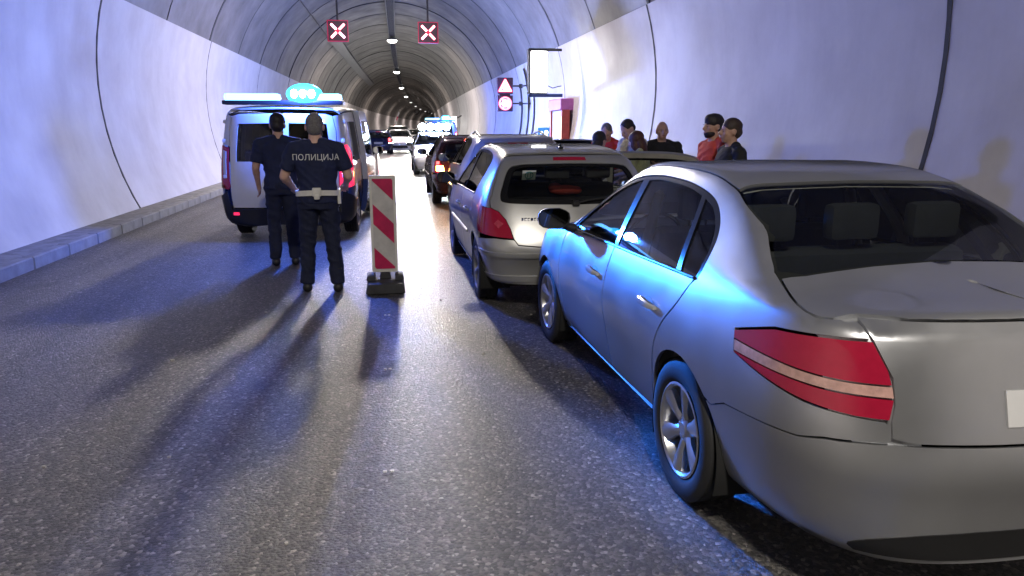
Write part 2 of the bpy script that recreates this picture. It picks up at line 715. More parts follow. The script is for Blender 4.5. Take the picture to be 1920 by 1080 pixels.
def shrink(P, g):
    P = np.array(P)
    n = len(P)
    A = sum(P[i][0] * P[(i + 1) % n][1] - P[(i + 1) % n][0] * P[i][1] for i in range(n))
    sg = 1 if A > 0 else -1
    out = []
    for i in range(n):
        e0 = P[i] - P[i - 1]
        e1 = P[(i + 1) % n] - P[i]
        n0 = np.array([-e0[1], e0[0]]) / (np.linalg.norm(e0) + 1e-9) * sg
        n1 = np.array([-e1[1], e1[0]]) / (np.linalg.norm(e1) + 1e-9) * sg
        b = n0 + n1
        l = b @ b
        out.append(P[i] + (b * 2 / l if l > .5 else b) * g)
    return out


def clean(P):
    out = []
    for p in P:
        if not out or (abs(p[0] - out[-1][0]) + abs(p[1] - out[-1][1])) > 2e-3:
            out.append((float(p[0]), float(p[1])))
    if abs(out[0][0] - out[-1][0]) + abs(out[0][1] - out[-1][1]) < 2e-3:
        out.pop()
    return out


def resample(P, h):
    out = []
    n = len(P)
    for i in range(n):
        a, b = np.array(P[i]), np.array(P[(i + 1) % n])
        k = max(1, int(math.ceil(np.linalg.norm(b - a) / h)))
        out += [tuple(a + (b - a) * j / k) for j in range(k)]
    return out


def inside(pts, poly):
    pts = np.asarray(pts)
    x, y = pts[:, 0], pts[:, 1]
    P = np.asarray(poly)
    c = np.zeros(len(pts), bool)
    j = len(P) - 1
    for i in range(len(P)):
        xi, yi, xj, yj = P[i, 0], P[i, 1], P[j, 0], P[j, 1]
        if yi != yj:
            c ^= ((yi > y) != (yj > y)) & (x < (xj - xi) * (y - yi) / (yj - yi) + xi)
        j = i
    return c


def fill(outer, holes, h):
    loops = [outer] + holes
    pts, edges = [], []
    for L in loops:
        o = len(pts)
        pts += L
        edges += [(o + i, o + (i + 1) % len(L)) for i in range(len(L))]
    B = np.array(pts)
    x0, y0 = B.min(0)
    x1, y1 = B.max(0)
    gx, gy = np.meshgrid(np.arange(x0 + h / 2, x1, h), np.arange(y0 + h / 2, y1, h * .9))
    gx[1::2] += h / 2
    g = np.stack([gx.ravel(), gy.ravel()], 1)
    if len(g):
        ok = inside(g, outer)
        for q in holes:
            ok &= ~inside(g, q)
        g = g[ok]
        if len(g):
            # keep clear of the outline
            d = np.full(len(g), 9.)
            for L in loops:
                a = np.array(L); b = np.roll(a, -1, 0)
                for i in range(len(a)):
                    e = b[i] - a[i]
                    t = np.clip(((g - a[i]) @ e) / (e @ e + 1e-12), 0, 1)
                    d = np.minimum(d, np.linalg.norm(g - a[i] - t[:, None] * e, axis=1))
            g = g[d > h * .45]
            pts = pts + [tuple(p) for p in g]
    r = delaunay_2d_cdt([Vector(p) for p in pts], edges, [], 0, 1e-6)
    V = np.array([tuple(v) for v in r[0]])
    F = [tuple(f) for f in r[2]]
    C = np.array([V[list(f)].mean(0) for f in F])
    ok = inside(C, outer)
    for q in holes:
        ok &= ~inside(C, q)
    F = [f for f, k in zip(F, ok) if k]
    return V, F


class Car:
    def __init__(s, body, root, h=.05, gap=.0028):
        s.b, s.root, s.h, s.gap = body, root, h, gap

    def geo(s, outline, holes=(), chart='belt', off=0., rim=.018, h=None, gap=None):
        h = h or s.h
        gap = s.gap if gap is None else gap
        out = clean(outline)
        if gap:
            out = shrink(out, gap)
        if chart == 'top':
            out = [(p[0], max(p[1], 0)) for p in out]
        out = resample(out, h)
        hs = [resample(clean(q), h) for q in holes]
        V2, F = fill(out, hs, h)
        f = s.b.belt if chart == 'belt' else s.b.top
        P, N = [], []
        mid = (s.b.uR, s.b.uF)
        for u, w in V2:
            if chart == 'belt':
                u = min(max(u, mid[0]), mid[1])
            p, n = f(u, w)
            cl = (chart == 'top' and w < .004) or (chart == 'belt' and (u - mid[0] < .004 or mid[1] - u < .004))
            if cl:
                p = p.copy(); p[1] = 0.
                n = n.copy(); n[1] = 0.
            P.append(p + n * off)
            N.append(n)
        P, N = np.array(P), np.array(N)
        # orient
        G = []
        for a, b, c in F:
            fn = np.cross(P[b] - P[a], P[c] - P[a])
            nl = np.linalg.norm(fn)
            # drop slivers strung along the outline
            if nl < 1e-9 or (abs(fn @ (N[a] + N[b] + N[c])) < 2.55 * nl and nl < .38 * h * h):
                continue
            G.append((a, b, c) if fn @ (N[a] + N[b] + N[c]) > 0 else (a, c, b))
        ed = {}
        for t in G:
            for i in range(3):
                a, b = t[i], t[(i + 1) % 3]
                ed[(a, b)] = 1
        bd = [(a, b) for (a, b) in ed if (b, a) not in ed]
        rimf = []
        if rim:
            mp = {}
            PP = list(P)
            for a, b in bd:
                if abs(P[a][1]) < 1e-6 and abs(P[b][1]) < 1e-6:
                    continue
                for q in (a, b):
                    if q not in mp:
                        mp[q] = len(PP)
                        PP.append(P[q] - N[q] * rim)
                rimf.append((b, a, mp[a], mp[b]))
            P = np.array(PP)
            N = np.concatenate([N, np.zeros((len(P) - len(N), 3))])
        return P, N, G, rimf

    def make(s, name, mat, g, mirror=None, parent=None, label=None):
        """mirror: None = left side, 'right' = the mirrored copy, 'weld' = both halves in one mesh"""
        P, N, G, Rf = g
        parent = parent or s.root
        VV, NN, FF, RR = [], [], [], []
        for sd in ([1] if mirror is None else [-1] if mirror == 'right' else [1, -1]):
            o = sum(len(v) for v in VV)
            mm = np.array([1, sd, 1])
            VV.append(P * mm)
            NN.append(N * mm)
            for t in G:
                t = tuple(i + o for i in t)
                FF.append(t if sd == 1 else t[::-1])
            for t in Rf:
                t = tuple(i + o for i in t)
                RR.append(t if sd == 1 else t[::-1])
        V = np.concatenate(VV); NV = np.concatenate(NN)
        if mirror == 'weld':
            key, mp, keep = {}, [], []
            for i, p in enumerate(V):
                if abs(p[1]) < 1e-6:
                    k = (round(p[0], 4), round(p[2], 4))
                    if k in key:
                        mp.append(key[k]); continue
                    key[k] = len(keep)
                mp.append(len(keep)); keep.append(i)
            V, NV = V[keep], NV[keep]
            FF = [tuple(mp[i] for i in t) for t in FF]
            RR = [tuple(mp[i] for i in t) for t in RR]
            FF = [t for t in FF if len(set(t)) == len(t)]
            RR = [t for t in RR if len(set(t)) == len(t)]
        me = bpy.data.meshes.new(name)
        me.from_pydata([tuple(v) for v in V], [], FF + RR)
        me.materials.append(mat)
        me.polygons.foreach_set('use_smooth', [True] * len(me.polygons))
        fn = []
        pn = [0.0] * (len(me.polygons) * 3)
        me.polygons.foreach_get('normal', pn)
        pn = np.array(pn).reshape(-1, 3)
        for i, t in enumerate(FF):
            fn += [tuple(NV[q]) for q in t]
        for i, t in enumerate(RR):
            fn += [tuple(pn[len(FF) + i])] * len(t)
        if len(fn) == len(me.loops):
            me.normals_split_custom_set(fn)
        o = bpy.data.objects.new(name, me)
        o.shadow_terminator_geometry_offset = .4
        o.shadow_terminator_shading_offset = .08
        COL.objects.link(o)
        o.parent = parent
        if label:
            o['label'] = label
        return o

    def both(s, name, mat, g, parent=None):
        return s.make(name, mat, g, None, parent), s.make(name, mat, g, 'right', parent)


def ST(low, mid, belt, cant, re, top):
    """one station: low (x, w, z_bottom, z_sill), mid (x, w, z), belt (x, w, z), cant (x, w, z), re (x, w, z), top (x, z)"""
    lx, lw, zb, zs = low
    mx, mw, mz = mid
    bx, bw, bz = belt
    cx, cw, cz = cant
    rx, rw, rz = re
    return [(lx, 0, zb), (lx, .8 * lw, zb), (lx, lw, zs), ((lx + mx) / 2, lw * .35 + mw * .65, zs * .45 + mz * .55), (mx, mw, mz),
            (bx, bw, bz), (bx * .5 + cx * .5, bw * .5 + cw * .5 + .012 * (1 if cw else 0), bz * .5 + cz * .5), (cx, cw, cz), (rx, rw, rz), (top[0], 0, top[1])]


def wheel(parent, x, side, r, w, halfw, style, rim_mat, name='wheel', rx=.66, steer=0.):
    """side +1 left / -1 right; an Empty holding tyre, rim, brake disc"""
    e = bpy.data.objects.new(name, None)
    e.empty_display_size = .1
    COL.objects.link(e)
    e.parent = parent
    e.location = (x, side * (halfw - w / 2), r)
    e.rotation_euler = (0, random.uniform(0, 1) if style != 'six' else rx, (PI if side < 0 else 0) + steer)
    rr = r * .665
    h = w / 2
    t = MB()
    prof = [(rr - .012, -h * .75), (rr + .01, -h * .92), (r * .85, -h), (r * .955, -h * .93), (r * .988, -h * .8)]
    for i, yy in enumerate(np.linspace(-h * .74, h * .74, 9)):
        prof.append((r * (.982 if i % 2 else 1.0), yy))
        prof.append((r * (.982 if i % 2 else 1.0), yy + h * .06))
    prof += [(r * .988, h * .84), (r * .955, h * .94), (r * .87, h * 1.0), (r * .80, h * 1.01), (r * .74, h * .96), (rr + .012, h * .90), (rr - .012, h * .72)]
    t.lathe(prof, 48)
    t.build('tyre', M['rubber'], e, ang=50)
    m = MB()
    m.lathe([(rr + .004, h * .93), (rr - .006, h * .96), (rr - .016, h * .88), (rr - .03, h * .4), (rr - .035, -h * .7), (rr, -h * .9)], 48)
    nsp = 6 if style == 'six' else 5 if style == 'five' else 9
    for k in range(nsp):
        a = 2 * PI * k / nsp
        ca, sa = math.cos(a), math.sin(a)
        w0, w1 = (.024, .044) if style == 'six' else (.02, .034) if style == 'five' else (.018, .02)
        w0 *= r / .31; w1 *= r / .31
        sec = []
        for rad, ww, yy, th in ((.05, w0 * 1.1, h * .60, .03), (rr * .45, w0, h * .70, .03), (rr * .75, w1 * .9, h * .78, .028), (rr - .012, w1, h * .82, .02)):
            for q, dy in ((-ww, -th), (-ww, 0), (-ww * .35, .011), (ww * .35, .011), (ww, 0), (ww, -th)):
                sec.append((rad * ca - q * sa, yy + dy, rad * sa + q * ca))
        F = []
        for i in range(3):
            for j in range(6):
                F.append((i * 6 + j, i * 6 + (j + 1) % 6, (i + 1) * 6 + (j + 1) % 6, (i + 1) * 6 + j))
        F += [tuple(range(6)), tuple(range(18, 24))]
        m.add(sec, F)
    m.lathe([(.0, h * .74), (.028, h * .74), (.034, h * .70), (.06, h * .66), (.066, h * .55), (.066, h * .3)], 24)
    for k in range(5):
        a = 2 * PI * (k + .5) / 5
        m.lathe([(.0, h * .70), (.008, h * .70), (.008, h * .55)], 8, c=(.046 * math.cos(a), 0, .046 * math.sin(a)))
    m.build('rim', rim_mat, e, ang=30)
    d = MB().lathe([(.0, h * .1), (.06, h * .12), (.07, h * .05), (rr * .72, h * .05), (rr * .72, -h * .1), (0, -h * .1)], 32)
    d.build('brake_disc', M['darksteel'], e)
    d = MB().lathe([(0, -h * .55), (rr - .03, -h * .55)], 24)
    d.build('backing_plate', M['under'], e)
    return e


def seats(parent, rows, z0, w=.5, mat=None):
    for x, ys, ww in rows:
        for y in ys:
            m = MB()
            m.box((x, y, z0 + .06), (.5, ww, .16), .05, seg=2)
            m.box((x - .27, y, z0 + .38), (.15, ww * .96, .60), .06, rot=Matrix.Rotation(-.2, 3, 'Y'), seg=2)
            o = m.build('seat', mat or M['seat'], parent)
            for dy in ([0] if ww < .7 else [-.42, 0, .42]):
                m = MB().box((x - .37, y + dy, z0 + .80), (.09, .25, .17), .035, seg=2)
                m.tube([(x - .35, y + dy - .05, z0 + .68), (x - .36, y + dy - .05, z0 + .78)], .007, 6)
                m.tube([(x - .35, y + dy + .05, z0 + .68), (x - .36, y + dy + .05, z0 + .78)], .007, 6)
                m.build('headrest', mat or M['seat'], parent)


def tube_on(car, pts, r, name, mat, parent=None, off=.004, chart='belt', mirror=False, n=8):
    f = car.b.belt if chart == 'belt' else car.b.top
    out = []
    for u, w in pts:
        p, nn = f(u, w)
        out.append(p + nn * off)
    res = [MB().tube(out, r, n).build(name, mat, parent or car.root)]
    if mirror:
        res.append(MB().tube([p * MIR for p in out], r, n).build(name, mat, parent or car.root))
    return res


def mirror_part(root, x, y, z, mat, side, glassmat):
    """door mirror: housing with an arm; the glass faces rearwards"""
    m = MB()
    s = side
    V, F = [], []
    ns, nr = 10, 14
    for i in range(ns + 1):
        t = i / ns
        k = math.sqrt(max(0., 1 - (t) ** 2.2)) if t > 0 else 1
        for j in range(nr):
            w = 2 * PI * j / nr
            cx, sx = math.cos(w), math.sin(w)
            yy = (abs(cx) ** .7) * (1 if cx > 0 else -1) * .112
            zz = (abs(sx) ** .7) * (1 if sx > 0 else -1) * (.07 if cx * s > -.3 else .062)
            kk = k if i < ns else .05
            V.append((x + .005 + t * .11, y + s * .135 + yy * kk, z + .08 + zz * kk + t * -.0))
    for i in range(ns):
        for j in range(nr):
            F.append((i * nr + j, i * nr + (j + 1) % nr, (i + 1) * nr + (j + 1) % nr, (i + 1) * nr + j))
    F.append(tuple(range(ns * nr, ns * nr + nr)))
    m.add(V, F)
    h = m.build('door_mirror', mat, root)
    b = MB()
    b.lathe([(1.0, 0), (.9, .012), (.86, .012)], 14, axis='X')
    vv = []
    bz = MB()
    ring0 = V[:nr]
    c = np.mean(ring0, 0)
    r1 = [tuple(np.array(p) + (np.array(c) - np.array(p)) * .02 + np.array([-.006, 0, 0])) for p in ring0]
    r2 = [tuple(np.array(p) + (np.array(c) - np.array(p)) * .10 + np.array([.004, 0, 0])) for p in ring0]
    bz.add(list(ring0) + r1 + r2, [(i, (i + 1) % nr, nr + (i + 1) % nr, nr + i) for i in range(nr)] + [(nr + i, nr + (i + 1) % nr, 2 * nr + (i + 1) % nr, 2 * nr + i) for i in range(nr)])
    bz.tube([(x + .05, y - s * .02, z), (x + .045, y + s * .03, z + .015), (x + .04, y + s * .07, z + .045)], [.035, .03, .025], 10)
    bz.build('mirror_bezel', M['black'], h)
    MB().add(r2, [tuple(range(nr))]).build('mirror_glass', glassmat, h, smooth=False)
    return h


M['mirror'] = pbr('mirror_glass', (.30, .32, .33), .03, 1.0, var=.02)


def handle(car, x, z, side, mat):
    p, n = car.b.belt(x, z)
    m = MB()
    L = .105
    pts = []
    for i in range(9):
        t = -1 + 2 * i / 8
        q, nn = car.b.belt(x + t * L, z + .004 * t)
        pts.append(q + nn * (.008 + .026 * (1 - t ** 4)))
    V, F = [], []
    for i, q in enumerate(pts):
        t = -1 + 2 * i / 8
        hh = .0165 * (1 - .35 * t * t)
        for dy, dz in ((.008, -hh), (.011, -hh * .3), (.009, hh * .6), (0, hh), (-.008, hh * .4), (-.008, -hh * .8)):
            V.append((q[0], (q[1] + dy) * side, q[2] + dz))
    for i in range(8):
        for j in range(6):
            F.append((i * 6 + j, i * 6 + (j + 1) % 6, i * 6 + 6 + (j + 1) % 6, i * 6 + 6 + j))
    F += [tuple(range(6)), tuple(range(48, 54))]
    m.add(V, F)
    h = m.build('door_handle', mat, car.root)
    # flat disc behind the grip, the bowl's shade put into its grey
    V, F = [], []
    for i in range(17):
        a = 2 * PI * i / 16
        q, nn = car.b.belt(x + .066 * math.cos(a), z - .006 + .036 * math.sin(a))
        q = q + nn * .0015
        V.append((q[0], q[1] * side, q[2]))
    MB().add(V[:16], [tuple(range(16))]).build('bowl_shade_disc', M['bowl'], h, smooth=False)


M['handle'] = pbr('handle_silver', (.62, .63, .65), .3, .5, coat=.6)
M['cloudy'] = pbr('cloudy_lens', (.50, .30, .26), .15, coat=.6, var=.25, scale=30)
M['pinklens'] = pbr('pink_lens', (.50, .06, .10), .1, coat=.8, var=.3, scale=40)
M['amber'] = pbr('amber_lens', (.55, .16, .02), .15, coat=.5, var=.15, scale=20)
M['bowl'] = pbr('handle_bowl_shade', (.25, .26, .27), .5, .5)


def arch_liner(car, x, r, w0, w1):
    for s in (1, -1):
        m = MB()
        m.lathe([(r + .005, s * w1), (r + .012, s * w0), (.0, s * w0)], 28, c=(x, 0, r * .87 - .02), a0=-.35, a1=PI + .35)
        m.build('arch_liner', M['under'], car.root)


# ---- saloon -------------------------------------------------------------
def saloon_body():
    T = [
        ST((2.10, 0, .20, .30), (2.19, 0, .55), (2.10, 0, .74), (2.06, 0, .765), (2.03, 0, .785), (2.0, .80)),
        ST((2.06, .40, .20, .30), (2.14, .46, .55), (2.06, .46, .735), (2.03, .42, .76), (2.0, .25, .785), (1.97, .81)),
        ST((1.90, .68, .20, .30), (1.93, .76, .56), (1.88, .72, .75), (1.83, .64, .80), (1.80, .38, .84), (1.78, .86)),
        ST((1.60, .78, .165, .28), (1.60, .862, .60), (1.60, .80, .83), (1.58, .70, .875), (1.56, .42, .905), (1.54, .915)),
        ST((1.25, .81, .165, .27), (1.25, .888, .63), (1.25, .83, .885), (1.24, .72, .93), (1.22, .44, .96), (1.20, .97)),
        ST((.86, .81, .165, .27), (.86, .888, .66), (.86, .835, .925), (.84, .755, .985), (.95, .45, 1.005), (1.0, 1.01)),
        ST((.45, .81, .165, .27), (.45, .888, .68), (.45, .83, .945), (.40, .665, 1.22), (.52, .40, 1.24), (.57, 1.245)),
        ST((.02, .81, .165, .27), (.02, .888, .69), (.02, .83, .955), (-.02, .595, 1.395), (.06, .45, 1.42), (.10, 1.425)),
        ST((-.36, .81, .165, .27), (-.36, .888, .70), (-.36, .832, .962), (-.36, .585, 1.43), (-.36, .46, 1.455), (-.36, 1.468)),
        ST((-.84, .81, .165, .27), (-.84, .888, .71), (-.84, .832, .975), (-.84, .58, 1.418), (-.84, .46, 1.445), (-.84, 1.46)),
        ST((-1.25, .81, .165, .27), (-1.25, .888, .71), (-1.25, .832, .99), (-1.27, .59, 1.325), (-1.17, .46, 1.385), (-1.12, 1.41)),
        ST((-1.62, .80, .20, .29), (-1.62, .88, .71), (-1.62, .825, 1.0), (-1.62, .665, 1.165), (-1.58, .46, 1.18), (-1.55, 1.19)),
        ST((-1.95, .78, .21, .30), (-1.95, .86, .70), (-1.93, .80, 1.005), (-1.88, .70, 1.062), (-1.88, .42, 1.082), (-1.88, 1.09)),
        ST((-2.22, .69, .22, .32), (-2.24, .765, .66), (-2.18, .72, .985), (-2.13, .64, 1.045), (-2.13, .4, 1.068), (-2.13, 1.075)),
        ST((-2.35, .42, .22, .32), (-2.385, .45, .64), (-2.30, .43, .965), (-2.25, .40, 1.04), (-2.24, .26, 1.065), (-2.23, 1.07)),
        ST((-2.37, 0, .22, .32), (-2.42, 0, .64), (-2.335, 0, .965), (-2.29, 0, 1.035), (-2.265, 0, 1.062), (-2.24, 1.068)),
    ]
    T = [[(1.6 + (x - 1.6) * .76 if x > 1.6 else x, y, z) for x, y, z in st_] for st_ in T]
    return Body(T, 1.55, -1.72, .40)


def build_saloon(root, P):
    b = saloon_body()
    c = Car(b, root, .045)
    WX, r = 1.289, .318
    ar = .352
    az = r + .005
    # side panels -------------------------------------------------
    belt = lambda x: .957 + (x - .7) * -.024
    dlo_top = spl([(.715, .985), (.58, 1.085), (.36, 1.215), (.13, 1.315), (-.08, 1.365), (-.36, 1.388), (-.72, 1.378), (-1.0, 1.335), (-1.16, 1.265), (-1.265, 1.17), (-1.315, 1.06), (-1.31, belt(-1.31) + .008)], 6)
    dlo_bot = [(x, belt(x)) for x in np.linspace(-1.295, .73, 24)]
    dlo = dlo_top + dlo_bot
    b_line = spl([(-.195, .245), (-.19, .5), (-.185, .75), (-.20, belt(-.2))], 6)
    r_line = spl([(-.885, .262), (-.915, .40), (-.985, .60), (-1.085, .76), (-1.20, .88), (-1.285, belt(-1.285))], 6)
    f_line = spl([(.83, .262), (.845, .45), (.855, .70), (.84, .86), (.80, .945)], 6)
    hoodl = lambda x: b.G is not None
    seam = spl([(.83, .958), (.70, 1.035), (.42, 1.222), (.20, 1.335), (-.02, 1.405), (-.36, 1.44), (-.84, 1.43), (-1.12, 1.38), (-1.27, 1.325), (-1.45, 1.255), (-1.62, 1.165), (-1.72, 1.115)], 5)
    deck = spl([(-1.72, 1.115), b.R(.735, 1.035), b.R(.66, 1.035)], 5)
    c.both('front_door', P, c.geo(b_line + [(.73, belt(.73))] + f_line[::-1][1:] + [(.83, .262)] + [(.3, .25)]))
    c.both('rear_door', P, c.geo([(-.205, .245)] + [(x - .010, z) for x, z in b_line[1:]] + r_line[::-1] + [(-.6, .252)]))
    lamp_f = [b.R(.80, 1.0)]
    # quarter: C-pillar, roof rail and rear flank as one pressing
    bump_top = [(-1.60, .555), (-1.72, .605), b.R(.815, .645), b.R(.78, .664)]
    q = [(-.905, .245)] + [(x - .006, z) for x, z in r_line[1:-1]] + [(-1.30, belt(-1.30))] + [(x, z) for x, z in dlo_top[::-1]][1:] + [(.735, .965), (.83, .958)] + seam[1:] + deck[1:-1]
    q += [b.R(.645, 1.022), b.R(.642, .99), b.R(.74, .985), b.R(.81, .965), (-1.725, .905), (-1.755, .825), b.R(.80, .765), b.R(.62, .747), b.R(.612, .682), b.R(.7, .676), b.R(.77, .668)]
    q += bump_top[::-1][1:] + arc(-WX, az, ar, 136, -12, 26)
    c.both('body_side', P, c.geo(q, h=.028))
    # front wing
    wing = [(.855, .255)] + [(x + .008, z) for x, z in f_line[1:]] + [(.86, .935), (1.05, .915), (1.25, .89), (1.45, .862), (1.54, .845), b.Fr(.80, .80), b.Fr(.76, .70)] + [b.Fr(.80, .62), b.Fr(.83, .56)] + arc(WX, az, ar, 40, 190, 26)
    c.both('front_wing', P, c.geo(wing))
    c.both('sill', P, c.geo([(.93, .24), (-.92, .238), (-.94, .20), (.94, .20)] , off=.004))
    # glasshouse
    c.both('window_surround', M['gloss'], c.geo(shrink(clean(dlo), .001), holes=[
        shrink(clean(spl([(.66, 1.0), (.56, 1.07), (.35, 1.20), (.12, 1.298), (-.08, 1.345), (-.115, 1.348)], 5) + [(-.165, 1.05), (-.175, .99)]), .0),
        shrink(clean(spl([(-.21, 1.355), (-.4, 1.368), (-.72, 1.358), (-.91, 1.33)], 5) + [(-1.08, 1.0), (-.225, .993)]), .0),
        shrink(clean(spl([(-.955, 1.32), (-1.07, 1.285), (-1.18, 1.215), (-1.255, 1.13), (-1.285, 1.05)], 5) + [(-1.28, 1.015), (-1.12, 1.012)]), .0)], off=-.006, gap=0))
    for nm, pl in (('front_window', spl([(.67, .99), (.56, 1.08), (.35, 1.21), (.12, 1.305), (-.08, 1.353), (-.12, 1.355)], 5) + [(-.17, 1.05), (-.18, .985)]),
                   ('rear_side_window', spl([(-.20, 1.362), (-.4, 1.375), (-.72, 1.365), (-.92, 1.337)], 5) + [(-1.09, .992), (-.215, .985)]),
                   ('quarter_window', spl([(-.945, 1.328), (-1.07, 1.293), (-1.185, 1.222), (-1.263, 1.135), (-1.293, 1.05)], 5) + [(-1.288, 1.007), (-1.11, 1.005)])):
        c.both(nm, M['glass'], c.geo(pl, off=-.012, rim=0, gap=0))
    tube_on(c, [(x, belt(x) + .006) for x in np.linspace(-1.29, .75, 30)], .008, 'belt_moulding', M['gloss'], mirror=True, off=.003)
    # top panels ---------------------------------------------------
    S3 = lambda pts: [tuple(b.belt(u, z)[0][:2]) for u, z in pts]
    roof_edge = [p for p in S3(seam) if -1.10 <= p[0] <= .05]
    hd = lambda y: .06 + .06 * (1 - (y / .6) ** 2)
    roof = roof_edge + [(-1.12 - .03, roof_edge[-1][1]), (-1.13, .45), (-1.12, 0), (.10, 0), (.085, .3), (.05, roof_edge[0][1])]
    c.make('roof', P, c.geo(roof, chart='top'), 'weld')
    ws_side = [p for p in S3(seam) if p[0] > .05]
    ws = [(.105, 0), (.09, .3), (.055, ws_side[-1][1])] + ws_side[::-1] + [(.90, .62), (.98, .35), (1.0, 0)]
    c.make('windscreen', M['glass_b'], c.geo(ws, chart='top', off=-.003, rim=.0), 'weld')
    rw_side = [p for p in S3(seam) if p[0] < -1.15]
    rw = [(-1.135, 0), (-1.145, .45), (-1.16, rw_side[0][1])] + rw_side + [(-1.76, .60), (-1.72, .3), (-1.70, 0)]
    c.make('rear_window', M['glass'], c.geo(rw, chart='top', off=-.003, rim=.0), 'weld')
    hood = [(1.90, 0), (1.88, .3), (1.81, .58), (1.75, .66)] + [(1.56, .77), (1.25, .80), (.86, .80), (.84, .76), (.92, .60), (.99, .35), (1.015, 0)]
    c.make('bonnet', P, c.geo(hood, chart='top'), 'weld')
    dk = S3(deck)
    tail = S3([b.R(y, 1.046) for y in (.63, .5, .4, .3, .2, .1)]) + [(float(b.belt(b.uR, 1.046)[0][0]), 0)]
    deckp = [(-1.71, 0), (-1.73, .3), (-1.77, .60)] + dk[1:-2] + tail
    lid = c.make('boot_lid', P, c.geo(deckp, chart='top', h=.032), 'weld')
    lidr = [b.R(y, 1.044) for y in (0, .1, .2, .3, .4, .5, .632)] + [b.R(.640, 1.02), b.R(.637, .988), b.R(.597, .88), b.R(.597, .80), b.R(.608, .75), b.R(.608, .695), b.R(.55, .682), b.R(.3, .68), b.R(0, .68)]
    c.make('boot_face', P, c.geo(lidr, h=.032), 'weld', parent=lid)
    # corner strip above the lamps + lamps
    up_ = [b.R(.638, .985), b.R(.74, .980), b.R(.81, .960), (-1.73, .90), (-1.742, .872), b.R(.80, .862), b.R(.7, .858), b.R(.599, .857), b.R(.606, .90)]
    lo_ = [b.R(.597, .815), b.R(.7, .818), b.R(.80, .822), (-1.76, .826), b.R(.80, .770), b.R(.7, .755), b.R(.612, .752)]
    md_ = [b.R(.599, .853), b.R(.7, .854), b.R(.80, .858), (-1.743, .868), (-1.758, .830), b.R(.80, .826), b.R(.7, .822), b.R(.597, .819)]
    rl_ = c.make('rear_lamp', M['redlamp'], c.geo(up_, off=.004, h=.03, gap=.0015))
    rr_ = c.make('rear_lamp', M['redlamp'], c.geo(up_, off=.004, h=.03, gap=.0015), 'right')
    for s, pr_ in ((None, rl_), ('right', rr_)):
        c.make('lower_lens', M['redlamp'], c.geo(lo_, off=.004, h=.03, gap=.0015), s, parent=pr_)
        c.make('clear_lens', M['cloudy'], c.geo(md_, off=.002, h=.03, gap=.0005), s, parent=pr_)
    c.both('boot_frame', P, c.geo([b.R(y, 1.052) for y in (.52, .60, .68, .74)] + [b.R(.76, .98), b.R(.76, .75), b.R(.70, .66), b.R(.52, .66), b.R(.52, .85)], off=-.014, rim=0, gap=0, h=.03))
    fas = [b.R(0, .675), b.R(.3, .675), b.R(.55, .677), b.R(.60, .679), b.R(.7, .673), b.R(.77, .665)] + bump_top[::-1][1:] + arc(-WX, az, ar, 138, 194, 12) + [(-1.70, .24), b.R(.70, .24), b.R(.4, .25), b.R(0, .25)]
    bp = c.make('rear_bumper', P, c.geo(fas), 'weld')
    c.make('plate', M['plate'], c.geo([b.R(0, .845), b.R(.26, .845), b.R(.26, .735), b.R(0, .735)], off=.006, gap=0), 'weld')
    c.make('lower_valance', M['black'], c.geo([b.R(0, .37)] + [b.R(y, z) for y, z in spl([(.30, .37), (.48, .36), (.60, .335), (.66, .30), (.64, .275)], 4)] + [b.R(.4, .268), b.R(0, .268)], off=.004, gap=0, h=.03), 'weld', parent=bp)
    ff = [b.Fr(0, .78), b.Fr(.35, .75), b.Fr(.42, .66), b.Fr(.76, .60), b.Fr(.80, .58), b.Fr(.83, .555)] + arc(WX, az, ar, 38, -14, 12) + [b.Fr(.74, .24), b.Fr(.66, .23), b.Fr(.4, .22), b.Fr(0, .22)]
    c.make('front_bumper', P, c.geo(ff), 'weld')
    c.both('headlamp', M['whitelamp'], c.geo([b.Fr(.36, .745), b.Fr(.72, .79), b.Fr(.80, .80), b.Fr(.80, .76), b.Fr(.76, .63), b.Fr(.43, .665)], off=.003))
    # handles, mirrors, wheels, floor, cabin -------------------------
    for s in (1, -1):
        handle(c, .02, .800, s, M['handle'])
        handle(c, -.90, .815, s, M['handle'])
        mirror_part(root, .62, .84 * s, .965, P, s, M['mirror'])
        wheel(root, WX, s, r, .205, .868, 'six', M['alloy'], steer=.02)
        wheel(root, -WX, s, r, .205, .868, 'six', M['alloy'], rx=.42)
    for x in (WX, -WX):
        arch_liner(c, x, ar, .56, .845)
    fl = MB().box((0, 0, .24), (3.9, 1.3, .06)).box((0, 0, .45), (1.9, 1.52, .05))
    fl.build('floor_pan', M['under'], root)
    MB().box((.72, 0, .80), (.5, 1.42, .26), .08, seg=2).build('dashboard', M['seat'], root)
    MB().box((-1.62, 0, .98), (.55, 1.3, .04), .01).build('parcel_shelf', M['seat'], root)
    st = MB().lathe([(.185, -.012), (.197, 0), (.185, .012), (.173, 0), (.185, -.012)], 28, axis='X', c=(0, 0, 0))
    sw = st.build('steering_wheel', M['black'], root)
    sw.location = (.36, .37, .93)
    sw.rotation_euler = (0, -.4, 0)
    seats(root, [(.05, (.37, -.37), .5), (-.78, (0,), 1.3)], .42)
    for s in (1, -1):
        MB().box((-.27, s * .66, 1.0), (.07, .05, .62), .02, rot=Matrix.Rotation(s * .25, 3, 'X')).build('pillar_trim', M['cream'], root)
        MB().box((.3, s * .74, .62), (.95, .06, .50), .03).build('door_trim', M['trim'], root)
        MB().box((-.6, s * .74, .64), (.85, .06, .50), .03).build('door_trim', M['trim'], root)
    hl = [(x, y * .96) for x, y in roof]
    g = c.geo(hl, chart='top', off=-.035, rim=0, h=.12)
    c.make('headlining', M['cream'], g, 'weld')
    return c


